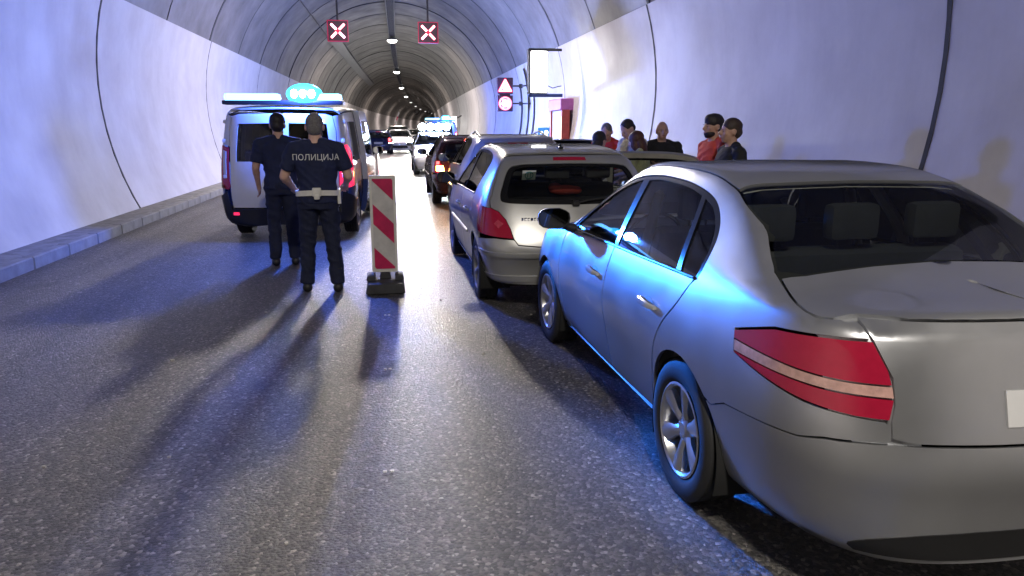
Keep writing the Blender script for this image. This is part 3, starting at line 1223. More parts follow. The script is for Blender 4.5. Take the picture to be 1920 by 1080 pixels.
# ---- hatchback ----------------------------------------------------------
def hatch_body():
    T = [
        ST((2.06, 0, .20, .30), (2.16, 0, .52), (2.06, 0, .73), (2.02, 0, .76), (1.98, 0, .785), (1.94, .81)),
        ST((2.02, .40, .20, .30), (2.11, .46, .52), (2.02, .46, .73), (1.98, .42, .76), (1.94, .25, .79), (1.90, .82)),
        ST((1.86, .68, .20, .30), (1.90, .745, .54), (1.84, .72, .76), (1.78, .63, .82), (1.74, .38, .865), (1.71, .885)),
        ST((1.58, .77, .165, .28), (1.58, .845, .60), (1.58, .79, .86), (1.56, .69, .905), (1.53, .42, .945), (1.50, .955)),
        ST((1.26, .79, .165, .27), (1.26, .868, .64), (1.26, .815, .92), (1.24, .71, .965), (1.21, .44, 1.0), (1.18, 1.01)),
        ST((.90, .80, .165, .27), (.90, .868, .67), (.90, .825, .945), (.88, .745, 1.01), (1.0, .45, 1.04), (1.06, 1.045)),
        ST((.48, .80, .165, .27), (.48, .868, .69), (.48, .82, .955), (.42, .665, 1.265), (.56, .40, 1.295), (.62, 1.30)),
        ST((.06, .80, .165, .27), (.06, .868, .70), (.06, .82, .965), (.02, .60, 1.42), (.12, .44, 1.435), (.17, 1.44)),
        ST((-.36, .80, .165, .27), (-.36, .868, .71), (-.36, .822, .975), (-.36, .59, 1.445), (-.36, .46, 1.462), (-.36, 1.472)),
        ST((-.85, .80, .165, .27), (-.85, .868, .72), (-.85, .825, .985), (-.85, .59, 1.435), (-.85, .46, 1.455), (-.85, 1.466)),
        ST((-1.28, .79, .165, .27), (-1.28, .868, .72), (-1.28, .822, .998), (-1.28, .60, 1.40), (-1.28, .46, 1.432), (-1.28, 1.445)),
        ST((-1.60, .78, .21, .30), (-1.62, .858, .70), (-1.60, .80, 1.005), (-1.52, .61, 1.35), (-1.48, .45, 1.402), (-1.46, 1.418)),
        ST((-1.86, .70, .22, .31), (-1.92, .79, .62), (-1.79, .735, .985), (-1.58, .58, 1.33), (-1.53, .42, 1.396), (-1.51, 1.41)),
        ST((-1.98, .42, .22, .31), (-2.05, .50, .60), (-1.88, .46, .97), (-1.66, .38, 1.33), (-1.57, .28, 1.395), (-1.55, 1.41)),
        ST((-2.00, 0, .22, .31), (-2.085, 0, .60), (-1.915, 0, .965), (-1.69, 0, 1.33), (-1.60, 0, 1.392), (-1.57, 1.407)),
    ]
    return Body(T, 1.58, -1.50, .42)


HB = []


def build_hatch(root, P, lit=None, style='five', rim_mat=None, h=.055, hood_open=False, front_lit=None, doors=(1, -1), rdoors=(1, -1)):
    if not HB:
        HB.append(hatch_body())
    b = HB[0]
    c = Car(b, root, h)
    WX, r = 1.304, .308
    ar, az = .345, .313
    belt = lambda x: .968 + (x - .7) * -.020
    dlo_top = spl([(.78, .985), (.64, 1.09), (.42, 1.235), (.20, 1.34), (.02, 1.385), (-.36, 1.41), (-.80, 1.402), (-1.06, 1.375), (-1.20, 1.325), (-1.215, 1.25), (-1.17, 1.12), (-1.10, belt(-1.1) + .01)], 6)
    dlo_bot = [(x, belt(x)) for x in np.linspace(-1.09, .80, 22)]
    b_line = spl([(-.145, .245), (-.14, .5), (-.135, .75), (-.15, belt(-.15))], 5)
    r_line = spl([(-.84, .262), (-.89, .42), (-.98, .62), (-1.06, .80), (-1.085, belt(-1.08))], 5)
    f_line = spl([(.86, .262), (.88, .45), (.89, .70), (.875, .88), (.85, .955)], 5)
    seam = spl([(.87, .975), (.72, 1.06), (.44, 1.262), (.24, 1.365), (.02, 1.43), (-.36, 1.457), (-.85, 1.448), (-1.28, 1.415), (-1.44, 1.39)], 5)
    hat_side = [b.R(.605, 1.375), b.R(.635, 1.30), b.R(.685, 1.18), b.R(.735, 1.05), b.R(.765, .99)]
    lampo = [b.R(.765, .932), (-1.64, .94), (-1.58, .90), (-1.60, .80), (-1.66, .715), b.R(.745, .69), b.R(.58, .675)]
    lampi = [b.R(.60, .76), b.R(.635, .84), b.R(.69, .905), b.R(.752, .934)]
    for s in (1, -1):
        if s in doors:
            c.make('front_door', P, c.geo(b_line + [(.80, belt(.80))] + f_line[::-1][1:] + [(.3, .25)]), None if s == 1 else 'right')
    for s in rdoors:
        c.make('rear_door', P, c.geo([(-.155, .245)] + [(x - .010, z) for x, z in b_line[1:]] + r_line[::-1] + [(-.5, .252)]), None if s == 1 else 'right')
    bump_top = [(-1.62, .60), (-1.66, .65), b.R(.80, .668), b.R(.74, .672)]
    q = [(-.86, .245)] + [(x - .006, z) for x, z in r_line[1:-1]] + [(-1.095, belt(-1.095))] + dlo_top[::-1][1:] + [(.80, .975), (.87, .975)] + seam[1:] + [b.R(.60, 1.392)] + hat_side
    q += lampo[:5] + bump_top[1::-1] + arc(-WX, az, ar, 134, -12, 22)
    c.both('body_side', P, c.geo(q))
    c.both('front_wing', P, c.geo([(.885, .255)] + [(x + .008, z) for x, z in f_line[1:]] + [(.90, .955), (1.08, .945), (1.26, .925), (1.45, .895), (1.57, .87), b.Fr(.80, .82), b.Fr(.76, .70), b.Fr(.80, .62), (1.66, .56)] + arc(WX, az, ar, 40, 190, 22)))
    c.both('sill', P, c.geo([(.93, .24), (-.89, .238), (-.91, .20), (.94, .20)], off=.004))
    holes = [spl([(.72, 1.0), (.62, 1.08), (.41, 1.22), (.19, 1.32), (.02, 1.362), (-.06, 1.37)], 4) + [(-.115, 1.05), (-.12, 1.0)],
             spl([(-.16, 1.38), (-.36, 1.39), (-.80, 1.382), (-1.03, 1.357), (-1.17, 1.315)], 4) + [(-1.185, 1.25), (-1.13, 1.08), (-1.09, 1.022), (-.175, 1.0)]]
    ws_ = c.geo(shrink(clean(dlo_top + dlo_bot), .001), holes=[clean(q_) for q_ in holes], off=-.006, gap=0)
    for s in rdoors:
        c.make('window_surround', M['gloss'], ws_, None if s == 1 else 'right')
    for nm, pl in zip(('front_window', 'rear_side_window'), holes):
        if nm == 'front_window':
            for s in (1, -1):
                if s in doors:
                    c.make(nm, M['glass_b'], c.geo(shrink(clean(pl), -.006), off=-.012, rim=0, gap=0), None if s == 1 else 'right')
        else:
            for s in rdoors:
                c.make(nm, M['glass_b'], c.geo(shrink(clean(pl), -.006), off=-.012, rim=0, gap=0), None if s == 1 else 'right')
    tube_on(c, [(x, belt(x) + .006) for x in np.linspace(-1.08, .80, 20)], .008, 'belt_moulding', M['black'], mirror=True, off=.003)
    tube_on(c, [(x, .60) for x in np.linspace(-.80, .80, 14)], .018, 'rubbing_strip', P, mirror=True, off=.0)
    S3 = lambda pts: [tuple(b.belt(u, z)[0][:2]) for u, z in pts]
    s3 = S3(seam)
    roof_edge = [p for p in s3 if -1.42 <= p[0] <= .06]
    roof = roof_edge + [(-1.455, .585), (-1.475, .40), (-1.49, 0), (.17, 0), (.15, .3), (.075, roof_edge[0][1])]
    c.make('roof', P, c.geo(roof, chart='top'), 'weld')
    g = c.geo([(x, y * .95) for x, y in roof], chart='top', off=-.035, rim=0, h=.15)
    c.make('headlining', M['cream'], g, 'weld')
    wss = [p for p in s3 if p[0] > .06]
    c.make('windscreen', M['glass_b'], c.geo([(.175, 0), (.155, .3), (.08, wss[-1][1])] + wss[::-1] + [(.96, .62), (1.04, .35), (1.06, 0)], chart='top', off=-.003, rim=0), 'weld')
    c.make('bonnet', P, c.geo([(1.94, 0), (1.90, .3), (1.80, .58), (1.74, .64), (1.57, .755), (1.26, .785), (.90, .79), (.88, .75), (.98, .60), (1.055, .35), (1.075, 0)], chart='top'), 'weld')
    # tailgate: painted frame round the glass, the spoiler lip above and the face below
    win = [b.R(0, 1.318), b.R(.3, 1.313), b.R(.49, 1.30), b.R(.565, 1.27), b.R(.635, 1.13), b.R(.665, 1.03), b.R(.63, .985), b.R(.4, .972), b.R(0, .965)]
    gate = [b.R(0, 1.395), b.R(.3, 1.392), b.R(.50, 1.385), b.R(.60, 1.365)] + [b.R(.63, 1.30), b.R(.68, 1.18), b.R(.73, 1.05), b.R(.755, .99)] + lampi[::-1] + [b.R(.575, .672), b.R(.54, .625), b.R(.3, .605), b.R(0, .60)]
    # the frame has no centre seam: cut the hole out by following it round
    up = [b.R(0, 1.395), b.R(.3, 1.392), b.R(.50, 1.385), b.R(.60, 1.365), b.R(.63, 1.30), b.R(.68, 1.18), b.R(.73, 1.05), b.R(.755, .99)] + lampi[::-1] + [b.R(.575, .672), b.R(.54, .625), b.R(.3, .605), b.R(0, .60)]
    gate = up + spl(win[::-1], 4)
    tg = c.make('tailgate', P, c.geo(gate), 'weld')
    wn = spl(win, 4)
    wi = [b.R(0, 1.295), b.R(.3, 1.29), b.R(.46, 1.28), b.R(.525, 1.25), b.R(.58, 1.13), b.R(.60, 1.045), b.R(.57, 1.02), b.R(.4, 1.01), b.R(0, 1.005)]
    c.make('window_band', M['gloss'], c.geo(wn + spl(wi[::-1], 4), off=-.004, gap=.002), 'weld', parent=tg)
    c.make('rear_window', M['glass'], c.geo(spl(wi, 4), off=-.008, rim=0, gap=-.008), 'weld')
    c.make('high_brake_lamp', M['redlamp'] if not lit else M['brake_on'], c.geo([b.R(0, 1.372), b.R(.15, 1.370), b.R(.155, 1.345), b.R(0, 1.346)], off=.006, gap=0), 'weld')
    sl = c.geo(lampo[:1] + lampo[1:] + lampi, off=.004)
    c.both('rear_lamp', M['redlamp'], sl)
    c.both('lamp_reflector', M['pinklens'], c.geo([b.R(.655, .80), b.R(.70, .835), b.R(.735, .80), b.R(.70, .76)], off=.010, rim=.006, gap=0, h=.03))  # reflector spot, the inner highlight put into its lighter pink
    if lit:
        c.both('hazard_lamp', M['amber_on'], c.geo([b.R(.63, .84), b.R(.765, .84), b.R(.77, .735), b.R(.61, .735)], off=.012, gap=0))
        c.both('brake_lamp', M['brake_on'], c.geo([b.R(.70, .93), b.R(.755, .93), b.R(.765, .87), b.R(.71, .87)], off=.012, gap=0))
    fas = [b.R(0, .595), b.R(.3, .60), b.R(.54, .62), b.R(.575, .667), b.R(.74, .678), b.R(.80, .672), (-1.66, .65), (-1.62, .60)] + arc(-WX, az, ar, 136, 194, 12) + [(-1.66, .25), b.R(.70, .25), b.R(.4, .25), b.R(0, .25)]
    bp = c.make('rear_bumper', P, c.geo(fas), 'weld')
    ln = [b.R(y, .535) for y in np.linspace(0, .74, 14)] + [(-1.62, .535)]
    c.make('bumper_strip', P, c.geo([b.R(0, .55), b.R(.5, .55), b.R(.79, .555), (-1.64, .555), (-1.64, .515), b.R(.79, .515), b.R(.5, .51), b.R(0, .51)], off=.012, gap=0), 'weld', parent=bp)
    c.make('lower_lip', P, c.geo([b.R(0, .335), b.R(.5, .335), b.R(.76, .33), (-1.66, .33), (-1.66, .29), b.R(.7, .28), b.R(.4, .28), b.R(0, .28)], off=.010, gap=0), 'weld', parent=bp)
    c.make('plate', M['plate'], c.geo([b.R(0, .745), b.R(.26, .745), b.R(.26, .635), b.R(0, .635)], off=.008, gap=0), 'weld')
    ff = [b.Fr(0, .78), b.Fr(.35, .755), b.Fr(.42, .66), b.Fr(.76, .60), b.Fr(.80, .58), (1.66, .56)] + arc(WX, az, ar, 40, -14, 12) + [(1.66, .24), b.Fr(.70, .23), b.Fr(.4, .22), b.Fr(0, .22)]
    fb = c.make('front_bumper', P, c.geo(ff), 'weld')
    c.make('grille', M['black'], c.geo([b.Fr(0, .50), b.Fr(.45, .50), b.Fr(.50, .34), b.Fr(0, .32)], off=.006, gap=0), 'weld', parent=fb)
    c.both('headlamp', front_lit or M['whitelamp'], c.geo([b.Fr(.36, .755), b.Fr(.70, .80), (1.58, .855), b.Fr(.81, .76), b.Fr(.76, .63), b.Fr(.43, .675)], off=.003))
    for s in (1, -1):
        if s in doors:
            handle(c, .05, .815, s, P)
            mirror_part(root, .68, .815 * s, .975, M['black'], s, M['mirror'])
        if s in rdoors:
            handle(c, -.80, .83, s, P)
        wheel(root, WX, s, r, .195, .838, style, rim_mat or M['alloy2'])
        wheel(root, -WX, s, r, .195, .838, style, rim_mat or M['alloy2'])
    for x in (WX, -WX):
        arch_liner(c, x, ar, .55, .835)
    MB().box((0, 0, .24), (3.6, 1.28, .06)).build('floor_pan', M['under'], root)
    MB().box((.75, 0, .83), (.5, 1.42, .26), .08, seg=2).build('dashboard', M['seat'], root)
    MB().box((-1.42, 0, .955), (.45, 1.22, .03), .01).build('parcel_shelf', M['seat'], root)
    sw = MB().lathe([(.185, -.012), (.197, 0), (.185, .012), (.173, 0), (.185, -.012)], 24, axis='X').build('steering_wheel', M['black'], root)
    sw.location = (.42, .37, .96); sw.rotation_euler = (0, -.4, 0)
    seats(root, [(.08, (.37, -.37), .5), (-.78, (0,), 1.25)], .43)
    return c


# ---- van ------------------------------------------------------------------
def van_body():
    def s(x, w, zt, t=0, xt=None, zb=.24):
        xt = x if xt is None else xt
        return ST((x, w * .94, zb, zb + .09), (x, w, .72), (x, w * .985, 1.10), (xt, w * .875, zt - .13), (xt, w * .72, zt - .022), (xt, zt))
    T = [
        ST((2.30, 0, .24, .34), (2.38, 0, .6), (2.28, 0, .95), (2.02, 0, 1.06), (1.95, 0, 1.09), (1.90, 1.11)),
        ST((2.25, .45, .24, .34), (2.32, .52, .6), (2.24, .52, .96), (2.0, .48, 1.07), (1.93, .3, 1.10), (1.88, 1.12)),
        ST((2.05, .78, .24, .34), (2.08, .86, .6), (2.02, .83, .98), (1.86, .74, 1.10), (1.78, .45, 1.14), (1.74, 1.15)),
        ST((1.60, .88, .24, .34), (1.60, .945, .72), (1.60, .93, 1.08), (1.50, .82, 1.22), (1.55, .5, 1.24), (1.58, 1.25)),
        ST((1.15, .89, .24, .33), (1.15, .95, .72), (1.15, .935, 1.10), (.95, .80, 1.66), (1.05, .55, 1.69), (1.10, 1.70)),
        ST((.70, .89, .24, .33), (.70, .95, .72), (.70, .935, 1.10), (.55, .80, 1.86), (.62, .62, 1.92), (.66, 1.95)),
        s(.2, .95, 1.985), s(-.6, .95, 1.985), s(-1.4, .95, 1.975), s(-2.0, .95, 1.955),
        ST((-2.24, .88, .25, .34), (-2.28, .93, .72), (-2.27, .915, 1.10), (-2.20, .81, 1.80), (-2.17, .66, 1.915), (-2.17, 1.935)),
        ST((-2.42, .72, .25, .34), (-2.44, .80, .72), (-2.42, .79, 1.10), (-2.33, .72, 1.80), (-2.29, .60, 1.90), (-2.28, 1.92)),
        ST((-2.47, .40, .25, .34), (-2.50, .42, .72), (-2.47, .42, 1.10), (-2.38, .40, 1.80), (-2.33, .34, 1.895), (-2.31, 1.915)),
        ST((-2.48, 0, .25, .34), (-2.51, 0, .72), (-2.485, 0, 1.10), (-2.39, 0, 1.80), (-2.34, 0, 1.89), (-2.32, 1.91)),
    ]
    return Body(T, 1.75, -1.98, .45)


def build_van(root):
    b = van_body()
    c = Car(b, root, .06, .004)
    P, B = M['vanpaint'], M['vanblue']
    WX, r = 1.46, .335
    ar, az = .385, .34
    seam = spl([(1.42, 1.22), (1.15, 1.44), (.95, 1.665), (.72, 1.80), (.45, 1.865), (.1, 1.885), (-.6, 1.895), (-1.4, 1.88), (-2.0, 1.86), b.R(.80, 1.83)], 4)
    rs = [b.R(.80, 1.83), b.R(.83, 1.6), b.R(.86, 1.3), b.R(.875, 1.1), b.R(.87, .62)]
    # lower dark blue band and upper white body, on each side; the right sliding door is a slab of its own
    for s in (1, -1):
        mr = None if s == 1 else 'right'
        low = [(-.9, .30), (-1.06, .34)] + arc(-WX, az, ar, -2, 182, 20) + [(-1.90, .36), b.R(.87, .42), b.R(.87, .78), (-1.5, .80), (-.9, .80)]
        c.make('rear_quarter_lower', B, c.geo(low), mr)
        up = [(-.9, .80), (-1.5, .80), b.R(.87, .78), b.R(.875, 1.1), b.R(.86, 1.3), b.R(.83, 1.6), b.R(.80, 1.83), (-2.0, 1.855), (-1.4, 1.875), (-.9, 1.885)]
        win = spl([(-1.0, 1.14), (-1.85, 1.14), (-1.97, 1.20), (-1.95, 1.66), (-1.86, 1.72), (-1.0, 1.73)], 3)
        c.make('rear_quarter_panel', P, c.geo(up, holes=[clean(win)]), mr)
        c.make('side_window', M['glass_d'], c.geo(shrink(clean(win), -.01), off=-.008, rim=0, gap=0), mr)
        dl = [(-.9, .30), (-.9, .80), (.42, .80), (.42, .30)]
        du = [(-.9, .80), (-.9, 1.885), (-.4, 1.89), (.1, 1.88), (.42, 1.862), (.42, .80)]
        wn = spl([(-.80, 1.14), (-.80, 1.73), (.30, 1.72), (.32, 1.14)], 1)
        off = .085 if s == -1 else 0
        dr = c.make('sliding_door', P, c.geo(du, holes=[clean(wn)], off=off, rim=.08), mr)
        c.make('door_skirt', B, c.geo(dl, off=off, rim=.08), mr, parent=dr)
        c.make('door_window', M['glass_d'], c.geo(shrink(clean(wn), -.01), off=off - .008, rim=0, gap=0), mr, parent=dr)
        for z in (.84, .58):
            c.make('reflective_stripe', M['stripe'], c.geo([(-.88, z), (.40, z), (.40, z + .05), (-.88, z + .05)], off=off + .003, rim=0), mr, parent=dr)
        fd = [(.43, .30), (.43, 1.86), (.72, 1.795), (.94, 1.66), (1.14, 1.44), (1.38, 1.22), (1.40, .80), (1.08, .62), (1.04, .30)]
        fw = spl([(.50, 1.14), (.50, 1.74), (.70, 1.70), (.90, 1.57), (1.08, 1.38), (1.26, 1.17)], 1)
        f = c.make('front_door', P, c.geo(fd, holes=[clean(fw)]), mr)
        c.make('door_window', M['glass_d'], c.geo(shrink(clean(fw), -.01), off=-.008, rim=0, gap=0), mr, parent=f)
        c.make('reflective_stripe', M['stripe'], c.geo([(.45, .84), (1.38, .84), (1.38, .89), (.45, .89)], off=.003, rim=0), mr, parent=f)
        c.make('front_wing', P, c.geo([(1.41, .78), (1.40, 1.21), (1.62, 1.10), b.Fr(.84, 1.0), b.Fr(.86, .66), (1.84, .50)] + arc(WX, az, ar, 22, 168, 18) + [(1.09, .60)]), mr)
        c.make('sill', M['black'], c.geo([(-1.05, .29), (1.05, .29), (1.05, .24), (-1.05, .24)]), mr)
        lamp = [b.R(.875, 1.40), b.R(.765, 1.36), b.R(.77, .80), b.R(.80, .76), (-2.14, .80), (-2.12, 1.28)]
        c.make('rear_lamp', M['redlamp_on'] if s == -1 else M['redlamp'], c.geo(lamp, off=.012), mr)
        c.make('lamp_core', M['lampcore'] if s == -1 else M['whitelamp'], c.geo([b.R(.84, 1.32), b.R(.80, 1.30), b.R(.81, .98), b.R(.85, .98)], off=.024, gap=0), mr)
        wheel(root, WX, s, r, .215, .925, 'nine', M['alloy2'])
        wheel(root, -WX, s, r, .215, .925, 'nine', M['alloy2'])
        mirror_part(root, 1.0, .93 * s, 1.14, M['black'], s, M['mirror'])
        # hinges on the rear corner post
        for z in (.95, 1.45, 1.72):
            p, n = b.belt(*b.R(.84, z))
            MB().box((p[0] - .01, p[1] * s, z), (.05, .05, .055), .008).build('door_hinge', P, root)
        c.make('rear_door', P, c.geo([b.R(.012, .50), b.R(.012, 1.84), b.R(.60, 1.83), b.R(.70, 1.80), b.R(.745, 1.6), b.R(.755, 1.3), b.R(.76, 1.1), b.R(.755, .50)],
                                     holes=[[b.R(.08, 1.16), b.R(.09, 1.70), b.R(.62, 1.69), b.R(.66, 1.3), b.R(.665, 1.16)]], gap=.003), mr)
        c.make('rear_window', M['glass_d'], c.geo([b.R(.07, 1.15), b.R(.08, 1.71), b.R(.63, 1.70), b.R(.67, 1.3), b.R(.675, 1.15)], off=-.006, rim=0, gap=0), mr)
        c.make('corner_post', P, c.geo([b.R(.705, 1.80), b.R(.75, 1.6), b.R(.76, 1.37), b.R(.87, 1.41), b.R(.845, 1.6), b.R(.80, 1.83)], gap=.003), mr)
    S3 = [tuple(b.belt(u, z)[0][:2]) for u, z in seam]
    re = [p for p in S3 if p[0] < .6]
    c.make('roof', P, c.geo(re + [(-2.30, .60), (-2.325, 0), (.68, 0), (.63, .55), (.60, re[0][1])], chart='top'), 'weld')
    ws = [p for p in S3 if p[0] >= .6]
    c.make('windscreen', M['glass'], c.geo([(.69, 0), (.64, .55), (.61, ws[-1][1])] + ws[::-1] + [(1.50, .70), (1.58, .4), (1.62, 0)], chart='top', rim=0), 'weld')
    c.make('bonnet', P, c.geo([(1.63, 0), (1.59, .4), (1.51, .71), (1.48, .82), (1.62, .86), (1.84, .76), (1.93, .30), (1.98, 0)], chart='top'), 'weld')
    c.make('rear_bumper', M['black'], c.geo([b.R(0, .49), b.R(.76, .49), b.R(.80, .75), b.R(.87, .70), (-1.90, .52), (-1.86, .36), (-1.9, .27), b.R(.8, .25), b.R(0, .25)], off=.03), 'weld')
    for s in (1, -1):
        c.make('reflector', M['redlamp_on'], c.geo([b.R(.66, .44), b.R(.74, .44), b.R(.74, .40), b.R(.66, .40)], off=.036, gap=0), None if s == 1 else 'right')
    c.make('front_bumper', M['black'], c.geo([b.Fr(0, .62), b.Fr(.84, .64), (1.84, .50), (1.85, .30), b.Fr(.7, .25), b.Fr(0, .25)], off=.02), 'weld')
    c.make('grille', M['black'], c.geo([b.Fr(0, .95), b.Fr(.5, .95), b.Fr(.52, .65), b.Fr(0, .64)]), 'weld')
    c.both('headlamp', M['whitelamp'], c.geo([b.Fr(.53, .95), b.Fr(.83, .99), b.Fr(.855, .68), b.Fr(.54, .66)]))
    for x in (WX, -WX):
        arch_liner(c, x, ar, .6, .92)
    MB().box((0, 0, .32), (4.3, 1.7, .08)).box((-.4, 0, .55), (3.4, 1.72, .03)).build('floor_pan', M['under'], root)
    g = c.geo([(x, y * .95) for x, y in re] + [(-2.2, .55), (-2.2, 0), (.6, 0), (.6, .6)], chart='top', off=-.05, rim=0, h=.2)
    c.make('headlining', M['trim'], g, 'weld')
    seats(root, [(.75, (.45, -.45), .55), (-.5, (0,), 1.5), (-1.4, (0,), 1.5)], .62)
    # the light bar on the roof at the rear, the beacon dome made large and cyan for its halo
    bar = MB().box((-2.16, 0, 1.99), (.24, 1.70, .06), .02, seg=2).build('light_bar', M['black'], root)
    for y, w in ((.44, .76), (-.62, .40)):
        MB().box((-2.16, y, 2.065), (.22, w, .10), .035, seg=2).build('light_cover', M['beacon_w'], bar)
    MB().ell((-2.20, -.30, 2.11), (.15, .26, .15), 20, 12).build('beacon', M['beacon'], bar)
    for y in (-.42, -.30, -.18):
        MB().ell((-2.325, y, 2.11), (.04, .05, .06), 12, 8).build('flash_lamp', M['beacon_core'], bar)
    for y in (-.18, .18):
        MB().box((-2.52, y, .98), (.04, .15, .035), .008).build('door_handle', M['black'], root)
    c.make('plate', M['plate'], c.geo([b.R(0, .80), b.R(.26, .80), b.R(.26, .69), b.R(0, .69)], off=.006, gap=0), 'weld')
    return c


M['stripe'] = pbr('retroreflective_tape', (.72, .74, .78), .3, .2)
M['lampcore'] = glow('reversing_lamp_lit', (1, .93, .9), 7)


# ---------------------------------------------------------------- people
class Blob:
    def __init__(s):
        s.v, s.f = [], []

    def add(s, V, F):
        o = len(s.v)
        s.v += [tuple(map(float, p)) for p in V]
        s.f += [tuple(i + o for i in q) for q in F]

    def cone(s, p0, p1, r0, r1, c0=True, c1=True, n=14):
        p0, p1 = Vector(p0), Vector(p1)
        d = (p1 - p0)
        L = d.length
        d = d.normalized() if L > 1e-6 else Vector((0, 0, 1))
        u = d.cross(Vector((0, 0, 1)) if abs(d.z) < .9 else Vector((1, 0, 0))).normalized()
        w = u.cross(d)
        rings = []
        if c0:
            for k in (1, 2, 3):
                a = PI / 2 * (1 - k / 4)
                rings.append((-r0 * math.sin(a), r0 * math.cos(a)))
        rings += [(0, r0), (L * .5, (r0 + r1) / 2), (L, r1)]
        if c1:
            for k in (3, 2, 1):
                a = PI / 2 * (1 - k / 4)
                rings.append((L + r1 * math.sin(a), r1 * math.cos(a)))
        V, F = [], []
        for h, r in rings:
            for k in range(n):
                t = 2 * PI * k / n
                V.append(p0 + d * h + (u * math.cos(t) + w * math.sin(t)) * r)
        m = len(rings)
        for i in range(m - 1):
            for k in range(n):
                F.append((i * n + k, i * n + (k + 1) % n, (i + 1) * n + (k + 1) % n, (i + 1) * n + k))
        F += [tuple(range(n))[::-1], tuple(range((m - 1) * n, m * n))]
        s.add(V, F)

    def ell(s, c, r, rot=None):
        m = MB().ell(c, r, 18, 12, rot)
        s.add(m.v, m.f)

    def loft(s, secs, n=22, pw=.85):
        """secs: (centre, rx, ry[, frame]) ellipse sections"""
        V, F = [], []
        for sc in secs:
            c, rx, ry = Vector(sc[0]), sc[1], sc[2]
            fr = sc[3] if len(sc) > 3 else Matrix.Identity(3)
            for k in range(n):
                t = 2 * PI * k / n
                a, b = math.cos(t), math.sin(t)
                V.append(c + fr @ Vector((rx * (abs(a) ** pw) * (1 if a > 0 else -1), ry * (abs(b) ** pw) * (1 if b > 0 else -1), 0)))
        m = len(secs)
        for i in range(m - 1):
            for k in range(n):
                F.append((i * n + k, i * n + (k + 1) % n, (i + 1) * n + (k + 1) % n, (i + 1) * n + k))
        F += [tuple(range(n))[::-1], tuple(range((m - 1) * n, m * n))]
        s.add(V, F)

    def build(s, name, mat, parent, vox=.011, smooth=4, fold=0):
        bm = bmesh.new()
        vs = [bm.verts.new(v) for v in s.v]
        for f in s.f:
            try:
                bm.faces.new([vs[i] for i in f])
            except ValueError:
                pass
        bmesh.ops.remove_doubles(bm, verts=bm.verts[:], dist=1e-5)
        bmesh.ops.recalc_face_normals(bm, faces=bm.faces[:])
        me = bpy.data.meshes.new(name)
        bm.to_mesh(me)
        bm.free()
        t = bpy.data.objects.new('tmp', me)
        COL.objects.link(t)
        md = t.modifiers.new('r', 'REMESH')
        md.mode = 'VOXEL'
        md.voxel_size = vox
        ms = t.modifiers.new('s', 'SMOOTH')
        ms.factor = .5
        ms.iterations = smooth
        dg = bpy.context.evaluated_depsgraph_get()
        m2 = bpy.data.meshes.new_from_object(t.evaluated_get(dg))
        bpy.data.objects.remove(t)
        bpy.data.meshes.remove(me)
        m2.name = name
        if fold:
            nv = [v.normal.copy() for v in m2.vertices]
            ph = random.uniform(0, 50)
            for v, n_ in zip(m2.vertices, nv):
                p_ = v.co
                a_ = mnoise.noise(Vector((p_.x * 7 + ph, p_.y * 7, p_.z * 11 + p_.x * 6)))
                b_ = mnoise.noise(Vector((p_.x * 19, p_.y * 19 + ph, p_.z * 24)))
                v.co = p_ + n_ * (fold * (1 - 2.2 * abs(a_)) + fold * .35 * b_)
        m2.materials.clear()
        return link(name, m2, mat, parent, ang=0)


def fabric(name, col, rough=.85):
    return pbr(name, col, rough, var=.22, scale=9, bump=.35, bscale=26)


SKIN = [pbr('skin_fair', (.62, .38, .29), .5, var=.1, scale=18), pbr('skin_tan', (.52, .31, .22), .5, var=.12, scale=18)]
M['eye'] = pbr('eye_dark', (.03, .02, .02), .2)
M['lips'] = pbr('lips', (.33, .12, .10), .45)


